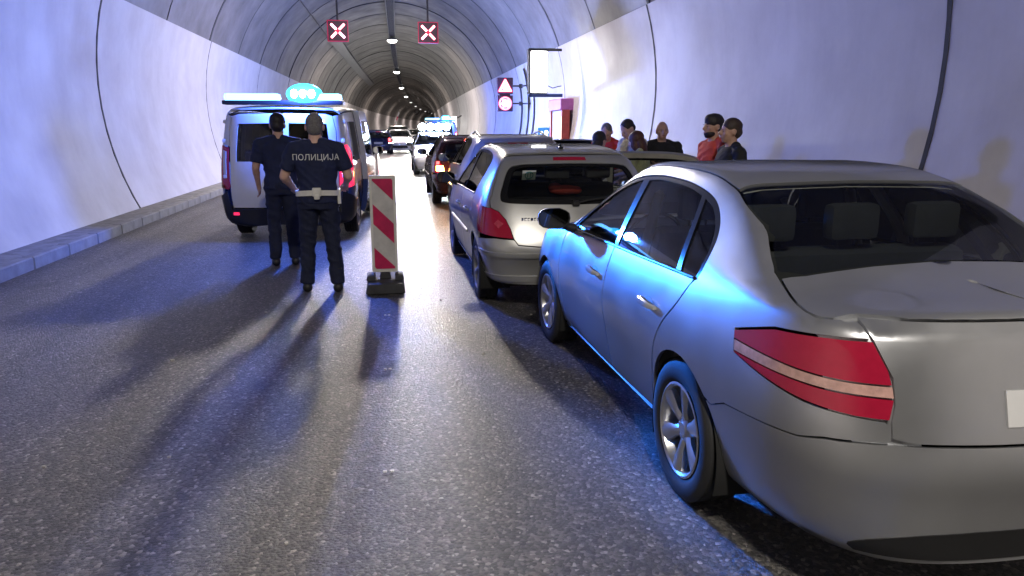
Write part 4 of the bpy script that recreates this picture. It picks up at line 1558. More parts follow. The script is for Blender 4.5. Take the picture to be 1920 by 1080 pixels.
def person(pos, rz, H, label, skin=0, shirt=None, trousers=None, shoes=None, hair=None, hairstyle='short', beard=None, lean=0., yaw=0., pitch=0.,
           armL=None, armR=None, feet=None, female=False, vox=.011, long_sleeve=False, heavy=1.0, shoe_h=.06):
    """local frame: faces +y, left is -x. armL/armR: (elbow, wrist) in the frame of a 1.75 m figure"""
    k = H / 1.75
    root = empty('person', pos, rz, label, 'person')
    SK = SKIN[skin]
    pelv = Vector((0, 0, .93))
    Rl = Matrix.Rotation(-lean, 3, 'X')

    def U(p, k=k):
        return (pelv + Rl @ (Vector(p) - pelv)) * k

    hw = heavy
    shw = (.185 if female else .205) * hw
    ft = feet or ((-.11, .0), (.11, .0))
    B = Blob()
    # legs
    hips = [Vector((-.09, 0, .92)), Vector((.09, 0, .92))]
    knees, ank = [], []
    for i, (fx, fy) in enumerate(ft):
        a = Vector((fx, fy - .02, .085))
        kn = hips[i].lerp(a, .5) + Vector((0, .035, .02))
        knees.append(kn); ank.append(a)
        B.cone(hips[i] * k, kn * k, .082 * k * hw, .056 * k)
        B.cone(kn * k, a * k, .055 * k, .036 * k)
        B.cone((kn + Vector((0, -.012, -.10))) * k, (kn + Vector((0, -.012, -.2))) * k, .056 * k, .046 * k)
        B.cone((a + Vector((0, -.03, -.045))) * k, (a + Vector(((fx > 0) * .02 - .01, .15, -.055))) * k, .036 * k, .028 * k)
    # torso
    q = hw * (.92 if female else 1)
    secs = [((0, 0, .86), .15 * q, .105 * q), ((0, 0, .95), .165 * q, .115 * q), ((0, .005, 1.06), .148 * q, .108 * q), ((0, .01, 1.18), .160 * q, .118 * q),
            ((0, .008, 1.30), .178 * q, .122 * q), ((0, -.005, 1.39), .175 * q, .105 * q), ((0, -.012, 1.445), .12 * q, .078), ((0, -.012, 1.475), .062, .06)]

    def tsec(extra, cut0=0, cut1=99):
        return [(U(c), (rx + extra) * k, (ry + extra) * k, Rl) for c, rx, ry in secs[cut0:cut1]]
    B.loft(tsec(0))
    nb = Vector((0, -.015, 1.46))
    B.cone(U(nb - Vector((0, 0, .05))), U(nb + Vector((0, .018, .10))), .064 * k * hw, .060 * k)
    for sx in (-1, 1):
        B.cone(U(nb + Vector((sx * .035, -.015, .012))), U((sx * (shw - .04), -.012, 1.40)), .040 * k, .040 * k * hw)
    hk = k
    k = k * 1.07
    # head
    hc0 = nb + Vector((0, .03, .158))
    Rh = Rl @ Matrix.Rotation(yaw, 3, 'Z') @ Matrix.Rotation(-pitch, 3, 'X')
    hp = nb + Vector((0, 0, .06))

    def Hd(p, k=k):
        return (Vector(U(hp)) + Rh @ ((hc0 - hp) + Vector(p)) * k)
    B.ell(Hd((0, -.012, .022)), (.076 * k, .096 * k, .098 * k), Rh)
    B.ell(Hd((0, .022, -.035)), (.060 * k, .070 * k, .078 * k), Rh)
    B.ell(Hd((0, .052, -.088)), (.030 * k, .028 * k, .024 * k), Rh)
    B.ell(Hd((0, .066, .022)), (.048 * k, .013 * k, .014 * k), Rh)
    B.cone(Hd((0, .086, .018)), Hd((0, .108, -.022)), .010 * k, .015 * k)
    B.ell(Hd((0, .084, -.058)), (.024 * k, .012 * k, .012 * k), Rh)
    for sx in (-1, 1):
        B.ell(Hd((sx * .078, -.008, -.008)), (.011 * k, .022 * k, .034 * k), Rh)
        B.ell(Hd((sx * .045, .06, -.022)), (.022 * k, .022 * k, .02 * k), Rh)
    k = hk
    # arms
    sh = [Vector((-shw + .012, -.01, 1.405)), Vector((shw - .012, -.01, 1.405))]
    arms = [armL or ((-.27, -.02, 1.14), (-.25, .10, .92)), armR or ((.27, -.02, 1.14), (.25, .10, .92))]
    for i in (0, 1):
        e, w = Vector(arms[i][0]), Vector(arms[i][1])
        sg = -1 if i == 0 else 1
        B.cone(U(sh[i]), U(e), .054 * k * hw, .041 * k * hw)
        B.cone(U(e), U(w), .041 * k * hw, .028 * k)
        B.cone(U(e.lerp(w, .2)), U(e.lerp(w, .4)), .043 * k * hw, .038 * k)
        d = (w - e).normalized()
        side = d.cross(Vector((0, 0, 1)))
        side = side.normalized() if side.length > .2 else Vector((1, 0, 0))
        nrm = side.cross(d)
        if abs(d.z) > .8:
            side, nrm = Vector((0, 1, 0)), Vector((sg, 0, 0))
        pm = w + d * .055
        B.cone(U(w), U(w + d * .02), .028 * k, .030 * k)
        B.cone(U(w + d * .03 - side * .018), U(pm + d * .03 - side * .022), .020 * k, .017 * k)
        B.cone(U(w + d * .03 + side * .018), U(pm + d * .03 + side * .022), .020 * k, .017 * k)
        B.cone(U(w + d * .03), U(pm + d * .03), .022 * k, .019 * k)
        for j, (o, L) in enumerate(((-.033, .060), (-.011, .072), (.012, .068), (.034, .052))):
            b0 = pm + d * .025 + side * o
            b1 = b0 + d * L * .55 - nrm * .012 * sg
            b2 = b1 + d * L * .35 - nrm * .026 * sg
            B.cone(U(b0), U(b1), .0095 * k, .0085 * k, n=8)
            B.cone(U(b1), U(b2), .0085 * k, .0072 * k, n=8)
        t0 = w + d * .03 - side * .03
        t1 = t0 + d * .035 - side * .022 - nrm * .012 * sg
        B.cone(U(t0), U(t1), .012 * k, .010 * k, n=8)
        B.cone(U(t1), U(t1 + d * .028), .010 * k, .008 * k, n=8)
    body = B.build('body', SK, root, vox)
    # shirt
    s = Blob()
    hem = .90
    x = .013
    ss = [(U((0, 0, hem)), (.168 * q + x) * k, (.118 * q + x) * k, Rl)] + tsec(x, 2, 7) + [(U((0, -.014, 1.468)), .078 * k, .072 * k, Rl)]
    s.loft(ss)
    for i in (0, 1):
        e, w = Vector(arms[i][0]), Vector(arms[i][1])
        s.cone(U(sh[i]), U(sh[i].lerp(e, .25)), .064 * k * hw, .064 * k * hw)
        if long_sleeve:
            s.cone(U(sh[i]), U(e), .066 * k * hw, .054 * k * hw)
            s.cone(U(e), U(e.lerp(w, .93)), .054 * k * hw, .040 * k, True, False)
        else:
            s.cone(U(sh[i]), U(sh[i].lerp(e, .74)), .066 * k * hw, .062 * k * hw, True, False)
    for sx in (-1, 1):
        s.cone(U(nb + Vector((sx * .052, -.015, .010))), U((sx * (shw - .03), -.012, 1.415)), .047 * k, .058 * k * hw)
    so = s.build('shirt', shirt, root, vox, 2, .009)
    # trousers
    t = Blob()
    t.loft([(U((0, 0, 1.0)), (.160 * q + .006) * k, (.112 * q + .006) * k, Rl), (U((0, 0, .95)), (.168 * q + .008) * k, (.118 * q + .008) * k, Rl), (Vector((0, 0, .84)) * k, .165 * k * q, .115 * k * q)])
    for i in (0, 1):
        t.cone(hips[i] * k, knees[i] * k, .098 * k * hw, .074 * k)
        t.cone(knees[i] * k, (ank[i] + Vector((0, 0, .0))) * k, .074 * k, .064 * k, True, False)
    to = t.build('trousers', trousers, root, vox, 2, .010)
    f = Blob()
    for i in (0, 1):
        a = ank[i]
        f.cone((a + Vector((0, -.035, -.038))) * k, (a + Vector(((ft[i][0] > 0) * .02 - .01, .165, -.046))) * k, .051 * k, .045 * k)
        f.cone(a * k, (a + Vector((0, 0, shoe_h))) * k, .048 * k, .050 * k, True, False)
    fo = f.build('shoes', shoes or M['black'], root, vox, 2)
    # face
    k = k * 1.07
    for sx in (-1, 1):
        MB().ell(Hd((sx * .031, .083, .000)), (.008 * k, .004 * k, .0036 * k), 10, 6, Rh).build('eye', M['eye'], body)
        if hair:
            MB().ell(Hd((sx * .033, .088, .020)), (.016 * k, .0035 * k, .0026 * k), 10, 6, Rh).build('eyebrow', hair, body)
    MB().ell(Hd((0, .094, -.060)), (.020 * k, .006 * k, .006 * k), 10, 6, Rh).build('mouth', M['lips'], body)
    if hair and hairstyle != 'bald':
        h = Blob()
        if hairstyle == 'shaved':
            h.ell(Hd((0, -.020, .036)), (.0775 * k, .0925 * k, .0885 * k), Rh)
            h.ell(Hd((0, -.050, -.010)), (.070 * k, .062 * k, .070 * k), Rh)
        elif hairstyle == 'short':
            h.ell(Hd((0, -.022, .042)), (.083 * k, .098 * k, .090 * k), Rh)
            h.ell(Hd((0, -.052, .0)), (.075 * k, .068 * k, .075 * k), Rh)
        elif hairstyle == 'cap':
            h.ell(Hd((0, -.018, .050)), (.086 * k, .104 * k, .084 * k), Rh)
            h.ell(Hd((0, -.052, .0)), (.077 * k, .070 * k, .070 * k), Rh)
            h.ell(Hd((0, .03, .075)), (.06 * k, .06 * k, .05 * k), Rh)
        elif hairstyle == 'bob':
            h.ell(Hd((0, -.025, .036)), (.094 * k, .108 * k, .100 * k), Rh)
            h.ell(Hd((0, -.055, -.075)), (.090 * k, .070 * k, .13 * k), Rh)
            h.ell(Hd((.062, .012, -.045)), (.034 * k, .055 * k, .09 * k), Rh)
            h.ell(Hd((-.062, .012, -.045)), (.034 * k, .055 * k, .09 * k), Rh)
        elif hairstyle == 'bun':
            h.ell(Hd((0, -.025, .036)), (.090 * k, .106 * k, .100 * k), Rh)
            h.ell(Hd((0, -.050, -.03)), (.084 * k, .072 * k, .09 * k), Rh)
            h.cone(Hd((0, -.10, -.04)), Hd((0, -.12, -.16)), .045 * k, .03 * k)
        h.build('hair', hair, body, .007, 2, .0035)
    if beard:
        g = Blob()
        g.ell(Hd((0, .030, -.070)), (.0625 * k, .062 * k, .044 * k), Rh)
        g.ell(Hd((0, .056, -.094)), (.033 * k, .030 * k, .022 * k), Rh)
        g.build('beard', beard, body, .007, 2)
    return root, dict(body=body, shirt=so, trousers=to, shoes=fo, U=U, Hd=Hd, k=H / 1.75)


def wrap_text(body, txt, size, center, direction, mat, parent, name='lettering', upv=(0, 0, 1), off=.003):
    """flat print laid onto a surface: glyph outlines are filled and dropped onto the mesh along `direction` (local space of body)"""
    cu = bpy.data.curves.new(name, 'FONT')
    cu.body = txt
    cu.size = size
    cu.align_x = 'CENTER'
    cu.align_y = 'CENTER'
    cu.resolution_u = 3
    t = bpy.data.objects.new('tmp', cu)
    COL.objects.link(t)
    dg = bpy.context.evaluated_depsgraph_get()
    me = bpy.data.meshes.new_from_object(t.evaluated_get(dg))
    bpy.data.objects.remove(t)
    if body is None:
        o = link(name, me, mat, parent, False)
        return o
    bm = bmesh.new()
    bm.from_mesh(me)
    bmesh.ops.triangulate(bm, faces=bm.faces[:])
    bmesh.ops.subdivide_edges(bm, edges=[e for e in bm.edges if e.calc_length() > size * .25], cuts=2)
    bm.to_mesh(me)
    bm.free()
    d = Vector(direction).normalized()
    u = Vector(upv)
    r = d.cross(u).normalized()
    bv = BVHTree.FromPolygons([v.co for v in body.data.vertices], [p.vertices for p in body.data.polygons])
    for v in me.vertices:
        p = Vector(center) + r * v.co.x + u * v.co.y
        h = bv.ray_cast(p - d * 1.0, d)
        v.co = (h[0] + h[1] * off) if h[0] is not None else p
    return link(name, me, mat, parent, False)

# ---------------------------------------------------------------- lamps and lights of the tunnel
m_diff = glow('lamp_diffuser_lit', (1, .97, .92), 14)
m_diff2 = glow('dim_diffuser_lit', (1, .97, .92), 1.2)
WARM = (1.0, .93, .84)
VIOL = (1.0, .88, .86)


def lamp(y, power, lab, col=None):
    far = y > 145
    p = TX(0, y, 7.0)
    r = empty('ceiling_lamp', p, 0, lab, 'ceiling lamp', 'lamps along the tunnel crown')
    MB().lathe([(0, .20), (.16, .19), (.33, .06), (.335, .0), (.30, .0)], 28, axis='Z').build('lamp_housing', M['steel'], r)
    MB().lathe([(.30, .01), (.29, -.05), (.22, -.12), (.10, -.15), (0, -.155)], 28, axis='Z').build('diffuser', m_diff if not far else m_diff2, r)
    MB().tube([(0, 0, .18), (0, 0, .62)], .03, 8).build('stem', M['darksteel'], r)
    d = bpy.data.lights.new('lamp_light', 'AREA')
    d.shape = 'DISK'
    d.size = .5
    d.energy = power
    d.color = col or VIOL
    o = bpy.data.objects.new('lamp_light', d)
    COL.objects.link(o)
    o.parent = r
    o.location = (0, 0, -.18)
    if y < 110:
        # counter-beam optics: part of the light is thrown low along the carriageway, against the traffic
        d = bpy.data.lights.new('counter_beam', 'SPOT')
        d.energy = power * 7
        d.color = (1.0, .90, .77)
        d.shadow_soft_size = .32
        d.spot_size = math.radians(34)
        d.spot_blend = .8
        o = bpy.data.objects.new('counter_beam', d)
        COL.objects.link(o)
        o.parent = r
        o.location = (0, 0, -.2)
        o.rotation_euler = (-math.radians(90 - 23), 0, 0)


LP = [(-2.5, 640, 'round tunnel lamp on the crown behind the viewer', WARM), (22, 760, 'round tunnel lamp high above the two red cross signals'),
      (50, 1000, 'largest round white lamp below the cable ladder, at the near end of the lit row'), (78, 1000, 'second round white lamp down the crown'),
      (109, 900, 'third, smaller round lamp down the crown'), (140, 1000, 'fourth tiny lamp near the dark jet fans'),
      (172, 1000, 'tiny lamp before the jet fans at the bend'), (204, 1000, 'far tiny lamp above the jet fans')] + [(y, 900, n_ + ' lamp beyond the jet fans, round the bend') for y, n_ in ((236, 'first'), (270, 'second'), (310, 'third'), (350, 'fourth'))]
for a in LP:
    lamp(*a)


def point(name, parent, loc, power, color, radius=.08, kind='POINT', rot=None, angle=None):
    d = bpy.data.lights.new(name, kind)
    d.energy = power
    d.color = color
    d.shadow_soft_size = radius
    if angle:
        d.spot_size = angle
        d.spot_blend = .6
    o = bpy.data.objects.new(name, d)
    COL.objects.link(o)
    if parent is not None:
        o.parent = parent
    o.location = loc
    if rot:
        o.rotation_euler = rot
    return o


# crown cable ladder
lad = empty('cable_ladder', TX(0, 30, 7.3), 0, 'steel cable ladder running along the crown of the vault', 'cable tray')
o0 = TX(0, 30, 7.3)
for sx in (-.2, .2):
    MB().tube([TX(sx, y, 7.3) - o0 for y in np.linspace(-16, 210, 60)], .03, 6).build('side_rail', M['darksteel'], lad)
rg = MB()
for i in range(420):
    y = -10 + i * .3
    rg.box(TX(0, y, 7.3) - o0, (.4, .05, .03))
rg.build('rung', M['darksteel'], lad)['kind'] = 'stuff'
cb = MB()
for sx in (-.1, .0, .09):
    cb.tube([TX(sx + .02 * math.sin(y), y, 7.345) - o0 for y in np.linspace(-16, 210, 120)], .025, 6)
cb.build('cable', M['black'], lad)
hg = MB()
for i in range(50):
    y = -12 + i * 4.1
    hg.tube([TX(-.22, y, 7.3) - o0, TX(-.22, y, 7.72) - o0], .012, 5)
    hg.tube([TX(.22, y, 7.3) - o0, TX(.22, y, 7.72) - o0], .012, 5)
hg.build('hanger', M['darksteel'], lad)['kind'] = 'stuff'

# dark duct along the left shoulder of the vault
dk = MB()
for y0, y1, w in ((44, 92, .42),):
    pr = []
    V, F = [], []
    ys_ = np.linspace(y0, y1, 14)
    for y in ys_:
        for dx, dz in ((-.26, -.1), (-.30, .12), (.20, .36), (.24, .14)):
            V.append(TX(-3.15 + dx, y, 6.42 + dz))
    for j in range(13):
        for i in range(4):
            F.append((j * 4 + i, j * 4 + (i + 1) % 4, j * 4 + 4 + (i + 1) % 4, j * 4 + 4 + i))
    F += [(0, 1, 2, 3), (52, 53, 54, 55)]
    dk.add(V, F)
tag(dk.build('cable_duct', M['darksteel']), 'dark cable duct high on the left shoulder of the vault', 'cable duct')
tag(MB().tube([TX(-3.35, y, 6.4) for y in np.linspace(4, 44, 20)], .03, 6).build('conduit', M['darksteel']), 'thin conduit leading to the duct on the left vault shoulder', 'conduit')

# lane signals
m_red = glow('signal_red_lit', (1, .01, .07), 1.0)
m_xw = glow('signal_cross_lit', (1, .55, .66), 5)
m_sbox = pbr('signal_box', (.03, .012, .03), .5, emit=(.5, 0, .08), es=.02)


def lane_signal(x, lab):
    p = TX(x, 28, 4.93)
    r = empty('lane_signal', p, -.0, lab, 'lane signal', 'red cross lane signals')
    MB().box((0, .09, 0), (.72, .18, .72), .02).build('signal_housing', m_sbox, r)
    fr = MB()
    for d in (-1, 1):
        fr.box((d * .345, -.005, 0), (.03, .03, .72)).box((0, -.006, d * .345), (.66, .03, .03))
    fr.build('signal_border', glow('signal_border', (.8, .01, .12), .14), r)
    for a in range(4):
        w = PI / 4 + a * PI / 2
        rt_ = Matrix.Rotation(-w, 3, 'Y')
        c = Vector((math.cos(w) * .195, -.005, math.sin(w) * .195))
        h = MB().box(c, (.285, .02, .105), .01, rot=rt_).build('cross_arm', m_red, r)
        MB().box(c + Vector((0, -.012, 0)), (.255, .02, .072), .009, rot=rt_).build('lamp_row', m_xw, h)
    MB().ell((0, -.01, 0), (.04, .02, .04), 10, 6).build('centre_lamp', m_red, r)
    top = CZ + math.sqrt(RV ** 2 - x * x) - 4.93 + .05
    MB().tube([(0, .09, .34), (0, .09, top)], .035, 10).build('hanger_rod', M['darksteel'], r)
    MB().box((0, .09, top - .05), (.2, .2, .03)).build('hanger_plate', M['darksteel'], r)


lane_signal(-1.80, 'lit red cross lane signal above the van, the left one of the pair')
lane_signal(1.34, 'lit red cross lane signal hanging right of the crown lamps')

# warning message signs on the right wall
m_pw = glow('sign_white_lit', (1, .82, .92), 1.5)
m_pk = glow('sign_pink_lit', (1, .50, .72), 1.15)
m_dot = pbr('sign_dark', (.05, .02, .05), .5)


def plate2d(mb, pts, y, th, cx=0, cz=0):
    fr = Matrix(((1, 0, 0, cx), (0, 0, 1, y), (0, 1, 0, cz), (0, 0, 0, 1)))
    mb.prism(pts, th, fr)
    return mb


def circ(r, n=28, a0=0, a1=2 * PI):
    return [(r * math.cos(a0 + (a1 - a0) * i / n), r * math.sin(a0 + (a1 - a0) * i / n)) for i in range(n + (a1 - a0 < 6))]


def annulus(r0, r1, a0, a1, n=20):
    return circ(r1, n, a0, a1) + circ(r0, n, a0, a1)[::-1]


for z, kind, lab in ((3.175, 'tri', 'square lit sign with a white warning triangle on the right wall'), (2.526, 'ring', 'square lit sign with a white and pink ring, below the triangle sign')):
    r = empty('warning_sign', TX(4.25, 29, z), 0, lab, 'traffic sign')
    MB().box((0, .08, 0), (.60, .16, .60), .015).build('sign_housing', m_sbox, r)
    if kind == 'tri':
        plate2d(MB(), [(-.27, -.235), (.27, -.235), (.29, -.2), (.03, .27), (-.03, .27), (-.29, -.2)], -.012, .01).build('red_triangle', m_red, r)
        plate2d(MB(), [(-.245, -.215), (.245, -.215), (.255, -.19), (.022, .235), (-.022, .235), (-.255, -.19)], -.022, .01).build('triangle_face', m_pw, r)
        for x, zz in ((.0, .06), (-.11, -.14)):
            plate2d(MB(), circ(.028, 10), -.03, .008, x, zz).build('dark_dot', m_dot, r)
    else:
        plate2d(MB(), circ(.262), -.012, .01).build('red_disc', m_red, r)
        plate2d(MB(), circ(.25), -.022, .01).build('ring_face', m_pk, r)
        plate2d(MB(), circ(.15), -.030, .008).build('disc_face', m_pw, r)
        for a0, a1 in ((1.1, 2.0), (2.35, 3.0), (3.5, 4.0), (4.4, 5.1)):
            plate2d(MB(), annulus(.145, .185, a0, a1, 8), -.036, .006).build('dark_arc', m_dot, r)
    MB().tube([(.3, .1, 0), (.62, .1, 0), (1.0, .1, .04 if kind == 'tri' else 0)], .03, 8).build('support_arm', M['darksteel'], r)
    MB().box((.62, .1, 0), (.14, .12, .16), .02).build('junction_box', M['darksteel'], r)
sb = TX(4.25, 29.1, 2.85)
tag(MB().box(sb, (.40, .1, .05)).build('sign_bracket', m_sbox), 'dark bracket between the triangle sign and the ring sign', 'bracket')

# wall conduits beside them
for i, (y, x, zt) in enumerate(((28.2, 5.18, 3.9), (29.4, 5.17, 3.85), (31.0, 5.16, 3.3))):
    pts = []
    for z in np.linspace(.2, zt, 14):
        rr = math.sqrt(RW ** 2 - (z - CZ) ** 2) - .05
        pts.append(TX(rr, y, z))
    tag(MB().tube(pts, .035, 8).build('wall_conduit', M['darksteel']), ('dark wall conduit nearest the white lit board', 'dark wall conduit rising behind the ring sign', 'dark wall conduit farthest from the white lit board, the shortest')[i], 'conduit', 'conduits on the right wall')

# big white lit board
r = empty('lit_board', TX(4.02, 21, 3.13), 0, 'white glowing board in a dark bracket frame high on the right wall', 'lit sign')
MB().box((0, .11, 0), (.50, .20, 1.16), .03).build('board_housing', M['darksteel'], r)
MB().box((0, -.002, 0), (.44, .03, 1.10), .012, seg=2).build('lit_face', glow('board_face_lit', (1, 1, .98), 7.5), r)
for x, z in ((.02, -.16), (.12, -.36)):
    plate2d(MB(), circ(.02, 8), -.024, .005, x, z).build('dark_dot', m_dot, r)
MB().box((.19, .1, .60), (.93, .07, .07)).box((-.285, .1, 0), (.05, .07, 1.2)).build('bracket_frame', M['darksteel'], r)
MB().box((.20, .1, -.62), (.98, .09, .09)).build('lower_rail', pbr('blue_steel', (.03, .05, .16), .45, .2), r)
MB().tube([(.25, .1, -.35), (.42, .12, -.42), (.55, .1, -.38), (.66, .1, -.36)], .012, 6).build('feed_cable', M['black'], r)
al = bpy.data.lights.new('board_light', 'AREA')
al.shape = 'RECTANGLE'; al.size = .42; al.size_y = 1.05; al.energy = 360; al.color = (.97, .96, 1)
ao = bpy.data.objects.new('board_light', al)
COL.objects.link(ao); ao.parent = r; ao.location = (0, -.03, 0); ao.rotation_euler = (PI / 2, 0, 0)

# emergency niche: portal, header, door
r = empty('niche_portal', TX(4.98, 22.9, 0), 0, 'red framed emergency niche with a magenta header on the right wall', 'emergency niche')
m_rf = pbr('red_frame', (.42, .06, .05), .5, var=.2)
for y in (-.75, .75):
    MB().box((.05, y, 1.08), (.24, .20, 2.16), .01).build('jamb', m_rf, r)
MB().box((.10, 0, 2.30), (.42, 1.7, .34), .02).build('header', pbr('header_magenta', (.42, .12, .36), .5, emit=(.8, .15, .6), es=.03), r)
MB().box((.0, 0, 1.08), (.06, 1.32, 2.14)).build('door', pbr('niche_door', (.40, .42, .50), .5), r)
MB().box((-.05, .45, 1.05), (.05, .16, .03)).build('door_handle', M['darksteel'], r)
MB().box((-.085, -.73, 1.35), (.03, .13, 1.2), .005).build('white_edge', glow('edge_glow', (1, .93, .85), 2.2), r)  # white door edge, its brightness put in as a glow

# small blue lit pictogram plate
r = empty('escape_sign', TX(5.03, 25.2, 1.46), PI / 2 * 0 - .35, 'small blue lit sign with two white figures low on the right wall', 'sign')
MB().box((0, .03, 0), (.46, .06, .34), .01).build('sign_plate', pbr('sign_blue', (.04, .16, .42), .4, emit=(.05, .3, .8), es=.5), r)
d = MB()
plate2d(d, circ(.07, 12), -.008, .006, .06, .01)
plate2d(d, circ(.05, 12), -.008, .006, -.10, .0)
plate2d(d, [(-.02, -.12), (.12, -.12), (.10, -.05), (.02, -.05)], -.008, .006)
d.build('white_figure', glow('figure_lit', (.85, .97, 1), 3), r)

# far cabinet / lit box on the right wall, white
r = empty('wall_cabinet', TX(4.65, 62, 2.05), -.1, 'white lit box far down on the right wall beyond the patrol car', 'lit box')
MB().box((0, 0, 0), (.40, .3, .85), .03).build('box_face', glow('far_box_lit', (1, .98, .95), 4), r)
MB().tube([(.2, .1, .3), (.6, .1, .5)], .05, 6).build('support_arm', M['darksteel'], r)
# maroon cabinet behind the crowd
r = empty('hydrant_cabinet', TX(4.42, 12.6, .15), 0, 'maroon cabinet standing by the right wall behind the open car door', 'cabinet')
MB().box((0, 0, .56), (.34, .75, 1.12), .02).build('cabinet_body', pbr('maroon_paint', (.26, .04, .10), .5), r)
MB().box((-.178, 0, .56), (.02, .66, 1.0), .006).build('cabinet_door', pbr('maroon_paint', (.26, .04, .10), .5), r)
MB().box((-.195, .25, .6), (.02, .03, .12)).build('handle', M['darksteel'], r)

# jet fans
for x, lab in ((-.25, 'left one of two dark round jet fans at the bend'), (3.1, 'right one of two dark round jet fans at the bend')):
    r = empty('jet_fan', TX(x, 218, 5.75), -.08, lab, 'jet fan', 'jet fans under the vault')
    MB().lathe([(.62, -1.6), (.72, -1.7), (.74, -1.5), (.74, 1.5), (.62, 1.6), (.58, 1.2), (.58, -1.2), (.62, -1.6)], 24).build('casing', M['darksteel'], r)
    MB().lathe([(0, -.9), (.2, -.8), (.2, .8), (0, .9)], 16).build('hub', M['steel'], r)
    f = MB()
    for k in range(8):
        a = k * PI / 4
        f.box((math.cos(a) * .38, -.5, math.sin(a) * .38), (.38, .02, .14), rot=Matrix.Rotation(-a, 3, 'Y') @ Matrix.Rotation(.5, 3, 'X'))
    f.build('fan_blade', M['black'], r)
    MB().box((0, 0, 1.0), (.1, 2, .7)).build('hanger', M['darksteel'], r)

# ---------------------------------------------------------------- barrier boards on the centre line
m_bw = pbr('barrier_white', (.54, .52, .49), .45, var=.16, scale=9)
m_bframe = pbr('barrier_frame', (.66, .64, .58), .45, var=.08)
m_br = pbr('barrier_red', (.50, .012, .085), .4, var=.2, scale=11)
m_foot = pbr('recycled_rubber', (.038, .038, .042), .8, var=.3, bump=.3, bscale=80)


def barrier(loc, rz, lab):
    r = empty('barrier_board', loc, rz, lab, 'traffic barrier', 'barrier boards on the centre line')
    # foot
    m = MB()
    m.box((0, 0, .055), (.40, .72, .10), .018, taper=(.86, .96), seg=2)
    f = m.build('rubber_foot', m_foot, r)
    for sx in (-.145, .145):
        MB().box((sx, -.06, .135), (.095, .26, .055), .015, taper=(.8, .9), seg=2).build('foot_block', m_foot, f)
        MB().lathe([(.040, .0), (.032, .006), (.024, .004)], 14, axis='Z', c=(sx, -.12, .162)).build('lift_ring', M['black'], f)
    MB().box((0, -.0, .135), (.12, .14, .07), .01, taper=(.8, .8)).build('socket', m_foot, f)
    # hinge post and board: rounded rectangle, 25 x 98 cm
    MB().box((0, 0, .16), (.055, .03, .09), .004).build('post', m_bframe, r)
    W_, H_, z0 = .265, 1.0, .168

    def rr(w, h, q, n=6):
        pts = []
        for cx, cz, a in ((w / 2 - q, h - q, 0), (-w / 2 + q, h - q, 90), (-w / 2 + q, q, 180), (w / 2 - q, q, 270)):
            pts += [(cx + q * math.cos(math.radians(a + 90 * i / n)), cz + q * math.sin(math.radians(a + 90 * i / n))) for i in range(n + 1)]
        return pts
    b = plate2d(MB(), rr(W_, H_, .02), -.02, .04, 0, z0).build('board', m_bframe, r)
    for yy, th in ((-.0235, .004), (.0195, .004)):
        w = .215
        h0, h1 = .032, .970
        plate2d(MB(), [(-w / 2, h0), (w / 2, h0), (w / 2, h1), (-w / 2, h1)], yy, th, 0, z0).build('reflective_sheet', m_bw, b)
        # red bands fall to the right; each its own strip of sheeting
        for zc in (h1 - .02, .505, .055):
            pts = [(-w / 2, zc + .215 + .0), (w / 2, zc + .0), (w / 2, zc - .215), (-w / 2, zc)]
            pts = [(-w / 2 + .004, zc + .205), (w / 2 - .004, zc + .0), (w / 2 - .004, zc - .205), (-w / 2 + .004, zc)]
            # clip to the sheet
            out = []
            P_ = pts
            for lim, sg in ((h1 - .004, 1), (h0 + .004, -1)):
                res = []
                for i in range(len(P_)):
                    a, c_ = P_[i - 1], P_[i]
                    ia, ic = sg * (a[1] - lim) <= 0, sg * (c_[1] - lim) <= 0
                    if ia != ic:
                        t = (lim - a[1]) / (c_[1] - a[1])
                        res.append((a[0] + (c_[0] - a[0]) * t, lim))
                    if ic:
                        res.append(c_)
                P_ = res
            if len(P_) > 2:
                plate2d(MB(), P_, yy - (.003 if yy < 0 else -.003), th, 0, z0).build('red_band', m_br, b)
    return r


b1 = barrier((-.055, 7.80, 0), .0, 'red and white striped barrier board standing on a dark rubber foot in mid road')
b2 = dup(b1)
b2.location = (-.20, 16.2, 0)
b2.rotation_euler = (0, 0, 1.45)
b2['label'] = 'far striped barrier board turned edge-on beside the front of the van'

# reflective studs on the centre line and grit on the asphalt
m_stud = pbr('stud_white', (.75, .74, .70), .4)
for i, (y, lab) in enumerate(((6.57, 'small white twin road stud in the middle of the barrier shadow'), (5.03, 'small white twin road stud at the tip of the barrier shadow'), (3.43, 'small white twin road stud on bare asphalt, nearest the viewer'))):
    r = empty('road_stud', (-.045, y, 0), random.uniform(-.1, .1), lab, 'road stud', 'road studs on the centre line')
    for sx in (-.016, .018):
        MB().box((sx, 0, .006), (.020, .016, .011), .003).build('reflector', m_stud, r)
g = MB()
for i in range(420):
    x, y = random.uniform(-2.6, 2.8), random.uniform(1.6, 12) ** 1.0
    s_ = random.uniform(.003, .008) if random.random() < .90 else random.uniform(.010, .022)
    g.ell((x, y, s_ * .3), (s_, s_ * random.uniform(.5, 1), s_ * .5), 5, 3, Matrix.Rotation(random.uniform(0, 3), 3, 'Z'))
tag(g.build('grit', pbr('pale_grit', (.42, .40, .36), .7, var=.3, scale=30)), 'pale grit scattered over the asphalt', kind='stuff')

# ---------------------------------------------------------------- vehicles
def car_root(name, loc, rz, label, group='cars standing in the tunnel', cat='car'):
    return empty(name, (loc[0], loc[1], .004), rz, label, cat, group)


vw = car_root('saloon_car', (2.085, 4.285), PI / 2 + .019, 'silver saloon nearest the viewer, its flank glowing blue')
build_saloon(vw, M['silver'])


